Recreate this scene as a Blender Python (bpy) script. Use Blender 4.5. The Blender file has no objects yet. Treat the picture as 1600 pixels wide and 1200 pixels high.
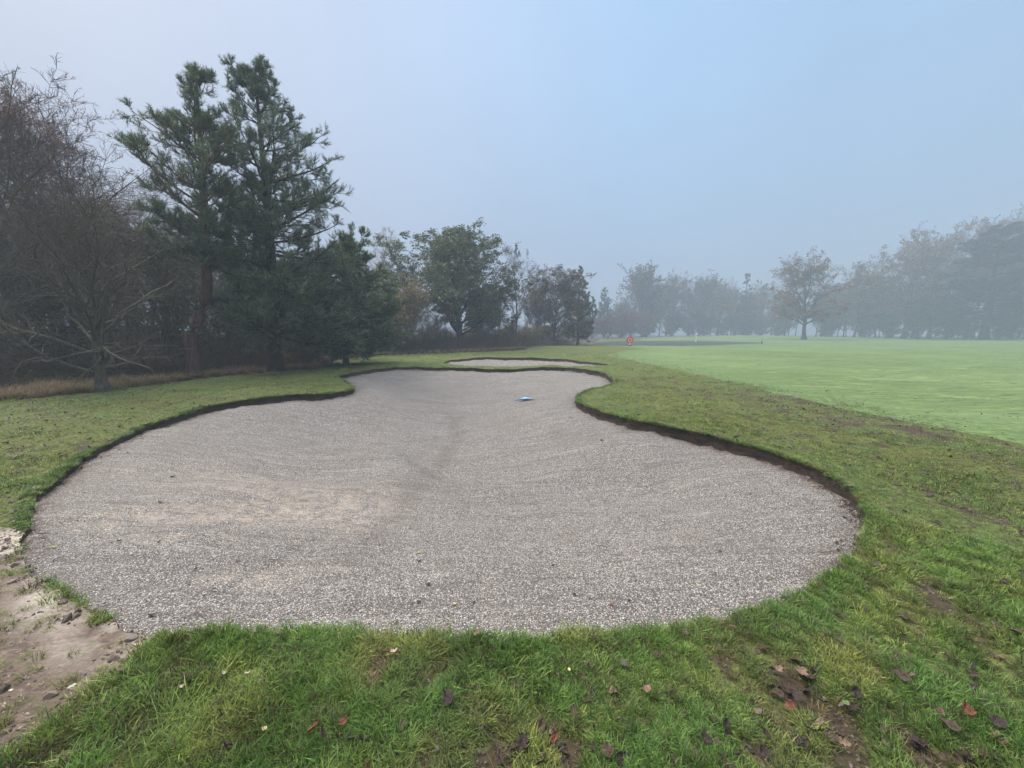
import bpy, math, random
import numpy as np
from mathutils import Vector, geometry
PI = math.pi
R = math.radians
scene = bpy.context.scene
C = scene.collection

# ------------------------------------------------------------------ camera
FPX = 601.0                      # focal length in pixels of the 1600 px wide photograph
PITCH = math.atan((600 - 521) / FPX)
EYE = 1.6
cam_d = bpy.data.cameras.new("camera")
cam_d.sensor_width = 36.0
cam_d.lens = 36.0 * FPX / 1600.0
cam_d.clip_start = 0.05
cam_d.clip_end = 2000
cam = bpy.data.objects.new("camera", cam_d)
C.objects.link(cam)
cam.location = (0, 0, EYE)
cam.rotation_euler = (PI / 2 - PITCH, 0, 0)
scene.camera = cam
scene.render.resolution_x = 1024
scene.render.resolution_y = 768

# ------------------------------------------------------------------ view + render settings
scene.view_settings.view_transform = 'Standard'
scene.view_settings.look = 'None'
scene.view_settings.exposure = 1.86
scene.view_settings.gamma = 1.0
cy = scene.cycles
cy.use_denoising = True
cy.use_adaptive_sampling = True
cy.adaptive_threshold = 0.004
cy.max_bounces = 6
cy.diffuse_bounces = 3
cy.glossy_bounces = 2
cy.transmission_bounces = 3
cy.transparent_max_bounces = 4
cy.volume_bounces = 2
cy.caustics_reflective = False
cy.caustics_refractive = False

# ------------------------------------------------------------------ world: overcast, blue-grey, paler to the left
SUN_EL, SUN_ROT = 52.0, 300.0
w = bpy.data.worlds.new("World")
scene.world = w
w.use_nodes = True
nt = w.node_tree
nt.nodes.clear()
out = nt.nodes.new('ShaderNodeOutputWorld')
bg = nt.nodes.new('ShaderNodeBackground')
bg.inputs['Strength'].default_value = 0.1
sky = nt.nodes.new('ShaderNodeTexSky')
sky.sky_type = 'NISHITA'
sky.sun_disc = False
sky.sun_elevation = R(SUN_EL)
sky.sun_rotation = R(SUN_ROT)
sky.dust_density = 3.0
tc = nt.nodes.new('ShaderNodeTexCoord')
sep = nt.nodes.new('ShaderNodeSeparateXYZ')
nt.links.new(tc.outputs['Generated'], sep.inputs[0])
mr = nt.nodes.new('ShaderNodeMapRange')          # left-right tint of the cloud sheet
mr.inputs['From Min'].default_value = -0.75
mr.inputs['From Max'].default_value = 0.25
nt.links.new(sep.outputs['X'], mr.inputs['Value'])
mixlr = nt.nodes.new('ShaderNodeMix'); mixlr.data_type = 'RGBA'
mixlr.inputs[6].default_value = (1.74, 1.86, 2.24, 1)     # lilac-white cloud
mixlr.inputs[7].default_value = (1.02, 1.58, 2.34, 1)     # bluish cloud
nt.links.new(mr.outputs[0], mixlr.inputs[0])
nz = nt.nodes.new('ShaderNodeTexNoise')
nz.inputs['Scale'].default_value = 1.3
nz.inputs['Detail'].default_value = 3
nt.links.new(tc.outputs['Generated'], nz.inputs['Vector'])
mrn = nt.nodes.new('ShaderNodeMapRange')
mrn.inputs['From Min'].default_value = 0.3
mrn.inputs['From Max'].default_value = 0.7
mrn.inputs['To Min'].default_value = 0.9
mrn.inputs['To Max'].default_value = 1.1
nt.links.new(nz.outputs['Fac'], mrn.inputs['Value'])
mzz = nt.nodes.new('ShaderNodeMapRange')         # brighter overhead, as under an overcast sky
mzz.inputs['From Min'].default_value = 0.0
mzz.inputs['From Max'].default_value = 0.75
mzz.inputs['To Min'].default_value = 0.82
mzz.inputs['To Max'].default_value = 1.25
nt.links.new(sep.outputs['Z'], mzz.inputs['Value'])
mze = nt.nodes.new('ShaderNodeMapRange')         # the cloud is brightest round the zenith
mze.interpolation_type = 'SMOOTHSTEP'
mze.inputs['From Min'].default_value = 0.62
mze.inputs['From Max'].default_value = 1.0
mze.inputs['To Min'].default_value = 1.0
mze.inputs['To Max'].default_value = 5.0
nt.links.new(sep.outputs['Z'], mze.inputs['Value'])
mm0 = nt.nodes.new('ShaderNodeMath'); mm0.operation = 'MULTIPLY'
nt.links.new(mze.outputs[0], mm0.inputs[0]); nt.links.new(mzz.outputs[0], mm0.inputs[1])
mm = nt.nodes.new('ShaderNodeMath'); mm.operation = 'MULTIPLY'
nt.links.new(mrn.outputs[0], mm.inputs[0]); nt.links.new(mm0.outputs[0], mm.inputs[1])
vm = nt.nodes.new('ShaderNodeVectorMath'); vm.operation = 'SCALE'
mrw = nt.nodes.new('ShaderNodeMapRange')         # the cloud overhead is a neutral white
mrw.inputs['From Min'].default_value = 0.62
mrw.inputs['From Max'].default_value = 0.85
nt.links.new(sep.outputs['Z'], mrw.inputs['Value'])
mixw = nt.nodes.new('ShaderNodeMix'); mixw.data_type = 'RGBA'
mixw.inputs[7].default_value = (2.45, 2.42, 2.42, 1)
nt.links.new(mrw.outputs[0], mixw.inputs[0]); nt.links.new(mixlr.outputs[2], mixw.inputs[6])
nt.links.new(mixw.outputs[2], vm.inputs[0]); nt.links.new(mm.outputs[0], vm.inputs['Scale'])
mixs = nt.nodes.new('ShaderNodeMix'); mixs.data_type = 'RGBA'
mixs.inputs[0].default_value = 0.94
nt.links.new(sky.outputs[0], mixs.inputs[6]); nt.links.new(vm.outputs[0], mixs.inputs[7])
nt.links.new(mixs.outputs[2], bg.inputs['Color'])
nt.links.new(bg.outputs[0], out.inputs['Surface'])

sun_d = bpy.data.lights.new("sun", 'SUN')
sun_d.energy = 1.5
sun_d.angle = R(25)
sun_d.color = (1.0, 0.92, 0.80)
sun = bpy.data.objects.new("sun", sun_d)
C.objects.link(sun)
sun.rotation_euler = (R(90 - SUN_EL), 0, R(180 - SUN_ROT))

# ------------------------------------------------------------------ helpers
def tag(o, label=None, cat=None, group=None, kind=None):
    if label: o['label'] = label
    if cat: o['category'] = cat
    if group: o['group'] = group
    if kind: o['kind'] = kind
    return o

def empty(name, loc, rz=0.0, sc=1.0):
    o = bpy.data.objects.new(name, None)
    C.objects.link(o)
    o.location = loc
    o.rotation_euler = (0, 0, rz)
    o.scale = (sc, sc, sc) if not isinstance(sc, tuple) else sc
    o.empty_display_size = 0.2
    return o

def link(name, me, parent=None):
    o = bpy.data.objects.new(name, me)
    C.objects.link(o)
    if parent: o.parent = parent
    return o

def np_mesh(name, verts, faces, mat=None, var=None, smooth=True, attrs=None):
    """faces: list of int arrays (n,k)."""
    me = bpy.data.meshes.new(name)
    verts = np.asarray(verts, dtype=np.float32)
    me.vertices.add(len(verts))
    me.vertices.foreach_set('co', verts.ravel())
    faces = [f for f in faces if len(f)]
    nl = sum(f.size for f in faces); npol = sum(len(f) for f in faces)
    me.loops.add(nl)
    me.loops.foreach_set('vertex_index', np.concatenate([f.ravel() for f in faces]).astype(np.int32))
    me.polygons.add(npol)
    tot = np.concatenate([np.full(len(f), f.shape[1]) for f in faces])
    st = np.concatenate([[0], np.cumsum(tot)[:-1]])
    me.polygons.foreach_set('loop_start', st.astype(np.int32))
    me.polygons.foreach_set('loop_total', tot.astype(np.int32))
    me.polygons.foreach_set('use_smooth', np.full(npol, smooth))
    me.update(calc_edges=True)
    if var is not None:
        a = me.attributes.new('var', 'FLOAT', 'POINT')
        a.data.foreach_set('value', np.asarray(var, dtype=np.float32))
    for k, v in (attrs or {}).items():
        a = me.attributes.new(k, 'FLOAT', 'POINT')
        a.data.foreach_set('value', np.asarray(v, dtype=np.float32))
    if mat: me.materials.append(mat)
    return me

def ray(px, py):
    x = (px - 800) / FPX; u = (600 - py) / FPX
    c, s = math.cos(PITCH), math.sin(PITCH)
    return x, c + u * s, -s + u * c

# ------------------------------------------------------------------ terrain heights
def g(x, y, cx, cy, sx, sy, a, ang=0.0):
    c, s = math.cos(ang), math.sin(ang)
    dx, dy = x - cx, y - cy
    u = (c * dx + s * dy) / sx; v = (-s * dx + c * dy) / sy
    return a * np.exp(-(u * u + v * v))

def H(x, y):
    x = np.asarray(x, dtype=float); y = np.asarray(y, dtype=float)
    z = 0.018 * np.sin(1.9 * x + 0.7 * y) + 0.014 * np.sin(1.1 * x - 2.3 * y + 1.0) + 0.008 * np.sin(5.3 * x + 3.1 * y) \
        + 0.006 * np.sin(-4.1 * x + 6.3 * y + 2)
    z = z + g(x, y, 4.0, 36, 9.0, 7.0, 0.33)            # hump beyond the second bunker
    z = z + g(x, y, 70, 122, 36, 14, 0.95)             # low green mound far off
    z = z + g(x, y, 5.5, 8.0, 3.0, 3.5, 0.07)
    z = z + g(x, y, -6.5, 9.5, 3.5, 2.0, 0.14)
    z = z + 0.10 * np.sin(x * 0.09 + 0.6) * np.clip(y / 40, 0, 1) * np.clip(y / 40, 0, 1)
    return z

def hit(px, py):
    dx, dy, dz = ray(px, py)
    t = 0.5
    if dz > -0.006: dz = -0.006
    lo, hi = 0.3, 0.3
    while hi < 600:
        hi = lo * 1.03
        if EYE + dz * hi <= float(H(dx * hi, dy * hi)): break
        lo = hi
    for _ in range(30):
        m = (lo + hi) / 2
        if EYE + dz * m <= float(H(dx * m, dy * m)): hi = m
        else: lo = m
    return dx * hi, dy * hi

def at_depth(px, depth):
    dx, dy, dz = ray(px, 521)
    return dx / dy * depth

def z_at(py, depth):
    dx, dy, dz = ray(800, py)
    return EYE + dz / dy * depth

def catmull(P, closed=True, step=0.08):
    P = np.asarray(P, float); n = len(P); out_ = []
    rng_ = range(n if closed else n - 1)
    for i in rng_:
        p0, p1, p2, p3 = [P[(i + k) % n] if closed else P[min(max(i + k, 0), n - 1)] for k in (-1, 0, 1, 2)]
        L = np.linalg.norm(p2 - p1)
        m = max(2, int(L / step))
        # centripetal
        t0 = 0; t1 = t0 + max(np.linalg.norm(p1 - p0), 1e-4) ** .5; t2 = t1 + max(L, 1e-4) ** .5; t3 = t2 + max(np.linalg.norm(p3 - p2), 1e-4) ** .5
        for k in range(m):
            t = t1 + (t2 - t1) * k / m
            A1 = (t1 - t) / (t1 - t0) * p0 + (t - t0) / (t1 - t0) * p1
            A2 = (t2 - t) / (t2 - t1) * p1 + (t - t1) / (t2 - t1) * p2
            A3 = (t3 - t) / (t3 - t2) * p2 + (t - t2) / (t3 - t2) * p3
            B1 = (t2 - t) / (t2 - t0) * A1 + (t - t0) / (t2 - t0) * A2
            B2 = (t3 - t) / (t3 - t1) * A2 + (t - t1) / (t3 - t1) * A3
            out_.append((t2 - t) / (t2 - t1) * B1 + (t - t1) / (t2 - t1) * B2)
    if not closed: out_.append(P[-1])
    return np.array(out_)

def wob(P, amp, seed):
    r = np.random.default_rng(seed)
    n = len(P)
    k = np.arange(n)
    d = sum(np.sin(2 * PI * k * f / n + r.uniform(0, 6.28)) * a for f, a in
            [(n // 22 or 1, .5), (n // 9 or 1, .35), (n // 5 or 1, .3), (n // 3 or 1, .25)]) * amp
    T = np.roll(P, -1, 0) - np.roll(P, 1, 0)
    T /= np.linalg.norm(T, axis=1)[:, None] + 1e-9
    return P + np.stack([-T[:, 1], T[:, 0]], 1) * d[:, None]

# outline of the big bunker: photograph pixel, height of the turf lip there (m)
B1PX = [(33, 850, .03), (47, 885, .02), (95, 925, .02), (155, 962, .02), (235, 991, .03), (330, 985, .05), (430, 990, .07), (560, 992, .08),
        (700, 998, .08), (850, 1000, .08), (980, 992, .08), (1090, 978, .08), (1190, 950, .07), (1270, 915, .07), (1325, 880, .07),
        (1352, 840, .08), (1354, 800, .10), (1337, 770, .12), (1300, 745, .14), (1250, 722, .15), (1190, 700, .16), (1120, 683, .17),
        (1050, 668, .17), (985, 655, .17), (937, 642, .16), (905, 628, .14), (902, 619, .10), (916, 610, .08), (942, 604, .08), (962, 597, .12),
        (954, 589, .17), (937, 581, .17), (906, 576.5, .16), (860, 574, .15), (812, 576.5, .14), (750, 576, .14), (700, 574.5, .13), (656, 573.5, .12), (615, 574, .12),
        (578, 578, .14), (548, 583, .14), (527, 588, .10), (540, 595, .05), (552, 603, .08), (545, 610, .13), (520, 613.5, .14), (480, 616, .14), (430, 619, .14), (390, 624, .14),
        (340, 632, .14), (280, 648, .12), (220, 668, .10), (170, 692, .09), (120, 722, .08), (80, 750, .08), (55, 775, .07), (42, 800, .06), (38, 830, .04)]
B2PX = [(693, 567, .10), (719, 561.5, .12), (756, 558.3, .15), (812, 559, .16), (875, 561, .16), (906, 564.5, .14), (935, 567.5, .11), (950, 569.5, .08), (930, 571.5, .05),
        (900, 572, .05), (860, 570.5, .05), (812, 572.5, .05), (750, 572, .05), (715, 570.5, .05)]

def outline(PX, seed, step):
    P = np.array([hit(a, b) for a, b, _ in PX])
    Q = catmull(np.column_stack([P, [c * 5 for _, _, c in PX]]), True, step)
    xy = wob(Q[:, :2], 0.026, seed)
    k = np.arange(len(xy)); r = np.random.default_rng(seed + 50); per = len(xy)
    f = sum(np.sin(2 * PI * k * q / per + r.uniform(0, 6.28)) for q in (per // 40, per // 14, per // 7, per // 4, per // 3)) * .055
    return xy, np.clip(Q[:, 2] / 5 * (1 + f), 0.012, 0.4)

b1, lip1 = outline(B1PX, 1, 0.07)
b2, lip2 = outline(B2PX, 2, 0.12)

def inpoly(x, y, poly):
    x = np.asarray(x); y = np.asarray(y)
    inside = np.zeros(x.shape, bool)
    px, py = poly[:, 0], poly[:, 1]
    j = len(poly) - 1
    bb = (x > px.min()) & (x < px.max()) & (y > py.min()) & (y < py.max())
    xs, ys = x[bb], y[bb]
    ins = np.zeros(xs.shape, bool)
    for i in range(len(poly)):
        yi, yj, xi, xj = py[i], py[j], px[i], px[j]
        if yi != yj:
            ins ^= ((yi > ys) != (yj > ys)) & (xs < (xj - xi) * (ys - yi) / (yj - yi) + xi)
        j = i
    inside[bb] = ins
    return inside

def dist_idx(x, y, poly):
    d = np.full(len(x), 1e9); k = np.zeros(len(x), int)
    for s in range(0, len(x), 4000):
        dd = np.hypot(x[s:s + 4000, None] - poly[None, :, 0], y[s:s + 4000, None] - poly[None, :, 1])
        k[s:s + 4000] = dd.argmin(1); d[s:s + 4000] = dd.min(1)
    return d, k

def sm(t):
    t = np.clip(t, 0, 1); return t * t * (3 - 2 * t)

def G(x, y, which=1):
    x = np.asarray(x, float); y = np.asarray(y, float)
    poly, lip, dep, reach = (b1, lip1, 0.40, 2.9) if which == 1 else (b2, lip2, 0.30, 2.0)
    d, k = dist_idx(x, y, poly)
    # smooth lip lookup
    z = H(x, y) - lip[k] * (1 - 0.35 * sm(d / 1.0)) - dep * sm(d / reach) ** 0.9
    if which == 1:
        z = z + (0.012 * np.sin(3.1 * x + 1.3 * y) + 0.010 * np.sin(1.3 * x - 3.7 * y + 2) + 0.006 * np.sin(8 * y + 2.2 * x)) * sm(d / 0.5)
        # ridge on the left and the valley line running away from the camera
        z = z + g(x, y, -2.9, 4.6, 1.2, 0.5, 0.06, 0.25) + g(x, y, -2.5, 3.0, 0.9, 0.35, 0.04, 0.35) - g(x, y, -1.2, 6.5, 0.5, 2.6, 0.07, 0.15)
    return z

# other outlines
fw_px = [(1640, 703), (1500, 675), (1400, 655), (1300, 634), (1200, 612), (1130, 595), (1080, 583), (1020, 570), (985, 563), (955, 557), (950, 553), (975, 548), (1010, 545)]
fw = np.array([hit(a, b) for a, b in fw_px])
fwx = catmull(fw, False, 0.35)
e0 = fwx[0]
fwx = np.vstack([[e0 + (14, -9)], [e0 + (6, -3.2)], fwx, [[11, 47]], [[22, 72]], [[38, 112]], [[90, 128]], [[170, 104]], [[170, 0]]])
wl_px = [(0, 627), (70, 621), (145, 614), (220, 604), (300, 594), (370, 586), (430, 581), (490, 577), (510, 570), (530, 562), (580, 557), (640, 553.5), (740, 550), (820, 546), (880, 539)]
wl = catmull(np.array([hit(a, b) for a, b in wl_px]), False, 0.5)
wlx = np.vstack([[[-110, 4.0]], [[-22, 6.5]], wob(wl, 0.08, 5), [[10, 52]], [[18, 80]], [[28, 126]], [[-130, 126]]])
soil_px = [(-60, 812), (0, 822), (28, 826), (33, 850), (47, 885), (95, 925), (155, 962), (235, 991), (232, 1012), (190, 1040), (150, 1075), (95, 1115), (50, 1150), (0, 1190), (-90, 1240)]
soil = np.array([hit(a, b) for a, b in soil_px])
soilx = catmull(soil, False, 0.07)
soilx = np.vstack([wob(soilx, 0.02, 7), [[-4.4, 0.9]], [[-5.6, 1.9]]])
dark_band_px = [(935, 535), (985, 532.5), (1080, 532.5), (1150, 534), (1195, 535.5), (1150, 538.2), (1080, 540.0), (985, 540.0), (935, 538.5)]
dark_band = catmull(np.array([hit(a, b) for a, b in dark_band_px]), True, 0.6)
woodR = np.array([[28, 127], [60, 136], [100, 130], [150, 108], [260, 70], [260, 330], [-100, 330], [-60, 130]], float)

# ------------------------------------------------------------------ materials
def newmat(name):
    m = bpy.data.materials.new(name); m.use_nodes = True
    n = m.node_tree; n.nodes.clear()
    o = n.nodes.new('ShaderNodeOutputMaterial')
    p = n.nodes.new('ShaderNodeBsdfPrincipled')
    n.links.new(p.outputs[0], o.inputs['Surface'])
    return m, n, p, o

def N(n, t, **kw):
    x = n.nodes.new(t)
    for k, v in kw.items():
        if k in x.inputs: x.inputs[k].default_value = v
        else: setattr(x, k, v)
    return x

def ramp(n, src, stops, interp='LINEAR'):
    r = n.nodes.new('ShaderNodeValToRGB')
    r.color_ramp.interpolation = interp
    el = r.color_ramp.elements
    while len(el) > 1: el.remove(el[-1])
    el[0].position = stops[0][0]; el[0].color = (*stops[0][1], 1)
    for p_, c_ in stops[1:]:
        e = el.new(p_); e.color = (*c_, 1)
    n.links.new(src, r.inputs[0])
    return r

def mixc(n, fac, a, b, bt='MIX'):
    m = n.nodes.new('ShaderNodeMix'); m.data_type = 'RGBA'; m.blend_type = bt
    for s, v in ((0, fac), (6, a), (7, b)):
        if isinstance(v, (int, float)): m.inputs[s].default_value = v
        elif isinstance(v, tuple): m.inputs[s].default_value = (*v, 1) if len(v) == 3 else v
        else: n.links.new(v, m.inputs[s])
    return m.outputs[2]

def noise(n, scale, detail=4, rough=0.6, vec=None, dist=0.0):
    x = N(n, 'ShaderNodeTexNoise', Scale=scale, Detail=detail, Roughness=rough, Distortion=dist)
    if vec is None: vec = n.nodes.new('ShaderNodeTexCoord').outputs['Object']
    n.links.new(vec, x.inputs['Vector'])
    return x.outputs['Fac']

def mapped(n, sc):
    t = n.nodes.new('ShaderNodeTexCoord'); m = n.nodes.new('ShaderNodeMapping')
    m.inputs['Scale'].default_value = sc
    n.links.new(t.outputs['Object'], m.inputs['Vector'])
    return m.outputs[0]

def mrange(n, src, a, b, c=0.0, d=1.0):
    m = n.nodes.new('ShaderNodeMapRange')
    for k, v in zip(('From Min', 'From Max', 'To Min', 'To Max'), (a, b, c, d)): m.inputs[k].default_value = v
    n.links.new(src, m.inputs['Value'])
    return m.outputs[0]

def bump(n, p, h, strength, dist):
    b = N(n, 'ShaderNodeBump', Strength=strength, Distance=dist)
    n.links.new(h, b.inputs['Height']); n.links.new(b.outputs[0], p.inputs['Normal'])
    return b

# rough turf under and between the blades
def mat_turf():
    m, n, p, o = newmat('turf')
    big = noise(n, 0.35, 4, .6)
    mid = noise(n, 2.2, 5, .65)
    fine = noise(n, 22, 5, .75)
    vf = noise(n, 90, 3, .8)
    c = ramp(n, fine, [(.30, (.028, .024, .011)), (.45, (.065, .072, .022)), (.58, (.115, .165, .038)), (.74, (.19, .235, .065))]).outputs[0]
    warm = mixc(n, mrange(n, big, .42, .62), c, mixc(n, 1.0, c, (1.15, .98, .75), 'MULTIPLY'))
    mud = ramp(n, fine, [(.3, (.028, .018, .012)), (.7, (.095, .065, .045))]).outputs[0]
    a = n.nodes.new('ShaderNodeAttribute'); a.attribute_name = 'mud'
    ad = n.nodes.new('ShaderNodeMath'); ad.operation = 'ADD'
    n.links.new(mid, ad.inputs[0]); n.links.new(a.outputs['Fac'], ad.inputs[1])
    c2 = mixc(n, mrange(n, ad.outputs[0], .63, .73), warm, mud)
    c3 = mixc(n, mrange(n, vf, .35, .7, .0, .5), c2, (.045, .05, .018))
    # small dark specks of worm casts and cut leaves
    vo = N(n, 'ShaderNodeTexVoronoi', Scale=9.0); n.links.new(mapped(n, (1, 1, 1)), vo.inputs['Vector'])
    s1 = mrange(n, vo.outputs['Distance'], .12, .26, 1.0, 0.0)
    mk = n.nodes.new('ShaderNodeMath'); mk.operation = 'MULTIPLY'
    n.links.new(s1, mk.inputs[0]); n.links.new(mrange(n, mid, .45, .6), mk.inputs[1])
    c4 = mixc(n, mk.outputs[0], c3, (.030, .018, .012))
    n.links.new(c4, p.inputs['Base Color'])
    p.inputs['Roughness'].default_value = .85
    p.inputs['Specular IOR Level'].default_value = .2
    hh = mixc(n, .5, fine, vf)
    bump(n, p, hh, .9, .03)
    return m

def mat_fairway():
    m, n, p, o = newmat('fairway turf')
    st = noise(n, 1.0, 6, .7, mapped(n, (.22, 1.5, 1)), .4)
    st2 = noise(n, 1.0, 5, .75, mapped(n, (1.0, 4.2, 1)), .5)
    big = noise(n, .12, 3, .5)
    fine = noise(n, 30, 4, .8)
    c = ramp(n, st, [(.34, (.042, .062, .018)), (.44, (.085, .128, .034)), (.54, (.135, .190, .050)), (.68, (.20, .265, .085))]).outputs[0]
    c = mixc(n, mrange(n, st2, .46, .54, 1.0, 0.0), c, (.062, .098, .030))
    c = mixc(n, mrange(n, big, .4, .65, 0, .45), c, (.18, .25, .095))
    dew = noise(n, 1.0, 6, .75, mapped(n, (.35, 1.1, 1)), .6)
    c = mixc(n, mrange(n, dew, .52, .62, 0, .5), c, (.20, .27, .115))
    c = mixc(n, mrange(n, fine, .35, .65, .40, 0.0), c, (.05, .09, .025))
    vo = N(n, 'ShaderNodeTexVoronoi', Scale=1.0); n.links.new(mapped(n, (1.6, 3.2, 1)), vo.inputs['Vector'])
    s1 = mrange(n, vo.outputs['Distance'], .12, .24, .95, 0.0)
    c = mixc(n, s1, c, (.045, .045, .025))
    a = n.nodes.new('ShaderNodeAttribute'); a.attribute_name = 'edge'
    ad = n.nodes.new('ShaderNodeMath'); ad.operation = 'ADD'
    n.links.new(noise(n, 1.0, 5, .75, mapped(n, (.8, 2.2, 1))), ad.inputs[0]); n.links.new(a.outputs['Fac'], ad.inputs[1])
    patch = mrange(n, noise(n, 1.0, 6, .8, mapped(n, (.7, 2.6, 1)), .5), .47, .58, 0, .75)
    rough_ = ramp(n, noise(n, 9, 5, .8), [(.34, (.05, .045, .02)), (.5, (.085, .135, .040)), (.66, (.13, .20, .06))]).outputs[0]
    c = mixc(n, patch, c, rough_)
    c = mixc(n, mrange(n, ad.outputs[0], .70, 1.30), c, rough_)
    n.links.new(c, p.inputs['Base Color'])
    p.inputs['Roughness'].default_value = .8
    p.inputs['Specular IOR Level'].default_value = .25
    bump(n, p, st2, .6, .05)
    return m

def mat_gravel():
    m, n, p, o = newmat('stone chippings')
    vec = mapped(n, (1, 1, 1))
    v1 = N(n, 'ShaderNodeTexVoronoi', Scale=108.0); v1.inputs['Randomness'].default_value = 1.0; n.links.new(vec, v1.inputs['Vector'])
    v2 = N(n, 'ShaderNodeTexVoronoi', Scale=33.0); n.links.new(vec, v2.inputs['Vector'])
    se = n.nodes.new('ShaderNodeSeparateColor'); n.links.new(v1.outputs['Color'], se.inputs[0])
    stone = ramp(n, se.outputs[0], [(0, (.07, .064, .060)), (.30, (.205, .20, .190)), (.60, (.370, .360, .345)), (.85, (.565, .55, .525)), (1, (.80, .77, .73))]).outputs[0]
    hue = mixc(n, mrange(n, se.outputs[1], .55, .95, 0, .4), stone, (.36, .26, .20))
    hue = mixc(n, 1.0, hue, (1.17, 1.155, 1.14), 'MULTIPLY')
    gap = mrange(n, v1.outputs['Distance'], .30, .56, 0, .84)
    c = mixc(n, gap, hue, (.045, .036, .032))
    # patches: sandy, damp brown
    big = noise(n, .8, 5, .6)
    c = mixc(n, mrange(n, big, .50, .70, 0, .38), c, (.15, .125, .11))
    a = n.nodes.new('ShaderNodeAttribute'); a.attribute_name = 'sand'
    nmed = noise(n, 7, 5, .7)
    mu = n.nodes.new('ShaderNodeMath'); mu.operation = 'MULTIPLY'
    n.links.new(a.outputs['Fac'], mu.inputs[0]); n.links.new(mrange(n, nmed, .38, .66, 0, .72), mu.inputs[1])
    c = mixc(n, mu.outputs[0], c, (.54, .44, .345))
    # raked drag lines
    wv = noise(n, 1.0, 4, .7, mapped(n, (.9, 9.5, 1)), 1.2)
    c = mixc(n, mrange(n, wv, .52, .66, 0, .42), c, (.085, .070, .060))
    wt = noise(n, 1.0, 4, .75, mapped(n, (1.3, 17, 1)), 1.6)
    c = mixc(n, mrange(n, wt, .57, .65, 0, .62), c, (.075, .062, .055))
    a3 = n.nodes.new('ShaderNodeAttribute'); a3.attribute_name = 'drag'
    c = mixc(n, a3.outputs['Fac'], c, (.085, .070, .060))
    c = mixc(n, mrange(n, wv, .31, .43, .26, 0), c, (.50, .45, .41))
    a2 = n.nodes.new('ShaderNodeAttribute'); a2.attribute_name = 'dirt'
    mu2 = n.nodes.new('ShaderNodeMath'); mu2.operation = 'MULTIPLY'
    n.links.new(a2.outputs['Fac'], mu2.inputs[0]); n.links.new(mrange(n, noise(n, 14, 4, .7), .40, .58), mu2.inputs[1])
    c = mixc(n, mu2.outputs[0], c, (.050, .026, .019))
    n.links.new(c, p.inputs['Base Color'])
    p.inputs['Roughness'].default_value = .75
    p.inputs['Specular IOR Level'].default_value = .3
    h = mixc(n, .7, wv, mrange(n, v1.outputs['Distance'], 0, .6, 1, 0))
    b = bump(n, p, mrange(n, v1.outputs['Distance'], .1, .6, 1, 0), .9, .010)
    b2_ = N(n, 'ShaderNodeBump', Strength=.5, Distance=.035)
    n.links.new(wv, b2_.inputs['Height']); n.links.new(b2_.outputs[0], b.inputs['Normal'])
    return m

def mat_soil(name='soil', dark=(.016, .010, .007), light=(.062, .040, .028), sc=14, bs=.9):
    m, n, p, o = newmat(name)
    f = noise(n, sc, 6, .7); f2 = noise(n, sc * 4.5, 4, .7)
    c = ramp(n, f, [(.32, dark), (.68, light)]).outputs[0]
    c = mixc(n, mrange(n, f2, .4, .7, .5, 0), c, dark)
    n.links.new(c, p.inputs['Base Color'])
    p.inputs['Roughness'].default_value = .8
    p.inputs['Specular IOR Level'].default_value = .3
    bump(n, p, f2, bs, .03)
    return m

def mat_track():
    m, n, p, o = newmat('worn earth')
    st = noise(n, 1.0, 6, .68, mapped(n, (14, 30, 1)), .9)
    md = noise(n, 3.0, 5, .6)
    f = noise(n, 60, 5, .75)
    c = ramp(n, st, [(.30, (.042, .027, .019)), (.45, (.098, .066, .047)), (.58, (.160, .113, .084)), (.72, (.27, .205, .158))]).outputs[0]
    a = n.nodes.new('ShaderNodeAttribute'); a.attribute_name = 'chalk'
    mu = n.nodes.new('ShaderNodeMath'); mu.operation = 'MULTIPLY'
    n.links.new(a.outputs['Fac'], mu.inputs[0]); n.links.new(mrange(n, md, .35, .55), mu.inputs[1])
    c = mixc(n, mu.outputs[0], c, (.50, .44, .375))
    c = mixc(n, mrange(n, f, .35, .6, .45, 0), c, (.07, .048, .036))
    moss = mrange(n, noise(n, 4.3, 5, .7), .55, .66, 0, .65)
    c = mixc(n, moss, c, (.085, .09, .03))
    n.links.new(c, p.inputs['Base Color'])
    p.inputs['Roughness'].default_value = .85
    bump(n, p, mixc(n, .5, st, f), .9, .03)
    return m

def mat_bark(name, c1, c2, moss=(.06, .07, .02), mossf=.3, zsplit=None, c3=None):
    m, n, p, o = newmat(name)
    st = noise(n, 1.0, 5, .7, mapped(n, (14, 14, 2.5)), .3)
    md = noise(n, 1.7, 4, .6)
    c = ramp(n, st, [(.3, c1), (.7, c2)]).outputs[0]
    if c3:
        t = n.nodes.new('ShaderNodeTexCoord'); s = n.nodes.new('ShaderNodeSeparateXYZ')
        n.links.new(t.outputs['Object'], s.inputs[0])
        up = ramp(n, st, [(.3, tuple(v * .5 for v in c3)), (.7, c3)]).outputs[0]
        c = mixc(n, mrange(n, s.outputs['Z'], zsplit[0], zsplit[1]), c, up)
    c = mixc(n, mrange(n, md, .5, .62, 0, mossf), c, moss)
    n.links.new(c, p.inputs['Base Color'])
    p.inputs['Roughness'].default_value = .85
    p.inputs['Specular IOR Level'].default_value = .25
    bump(n, p, st, .8, .03)
    return m

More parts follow.
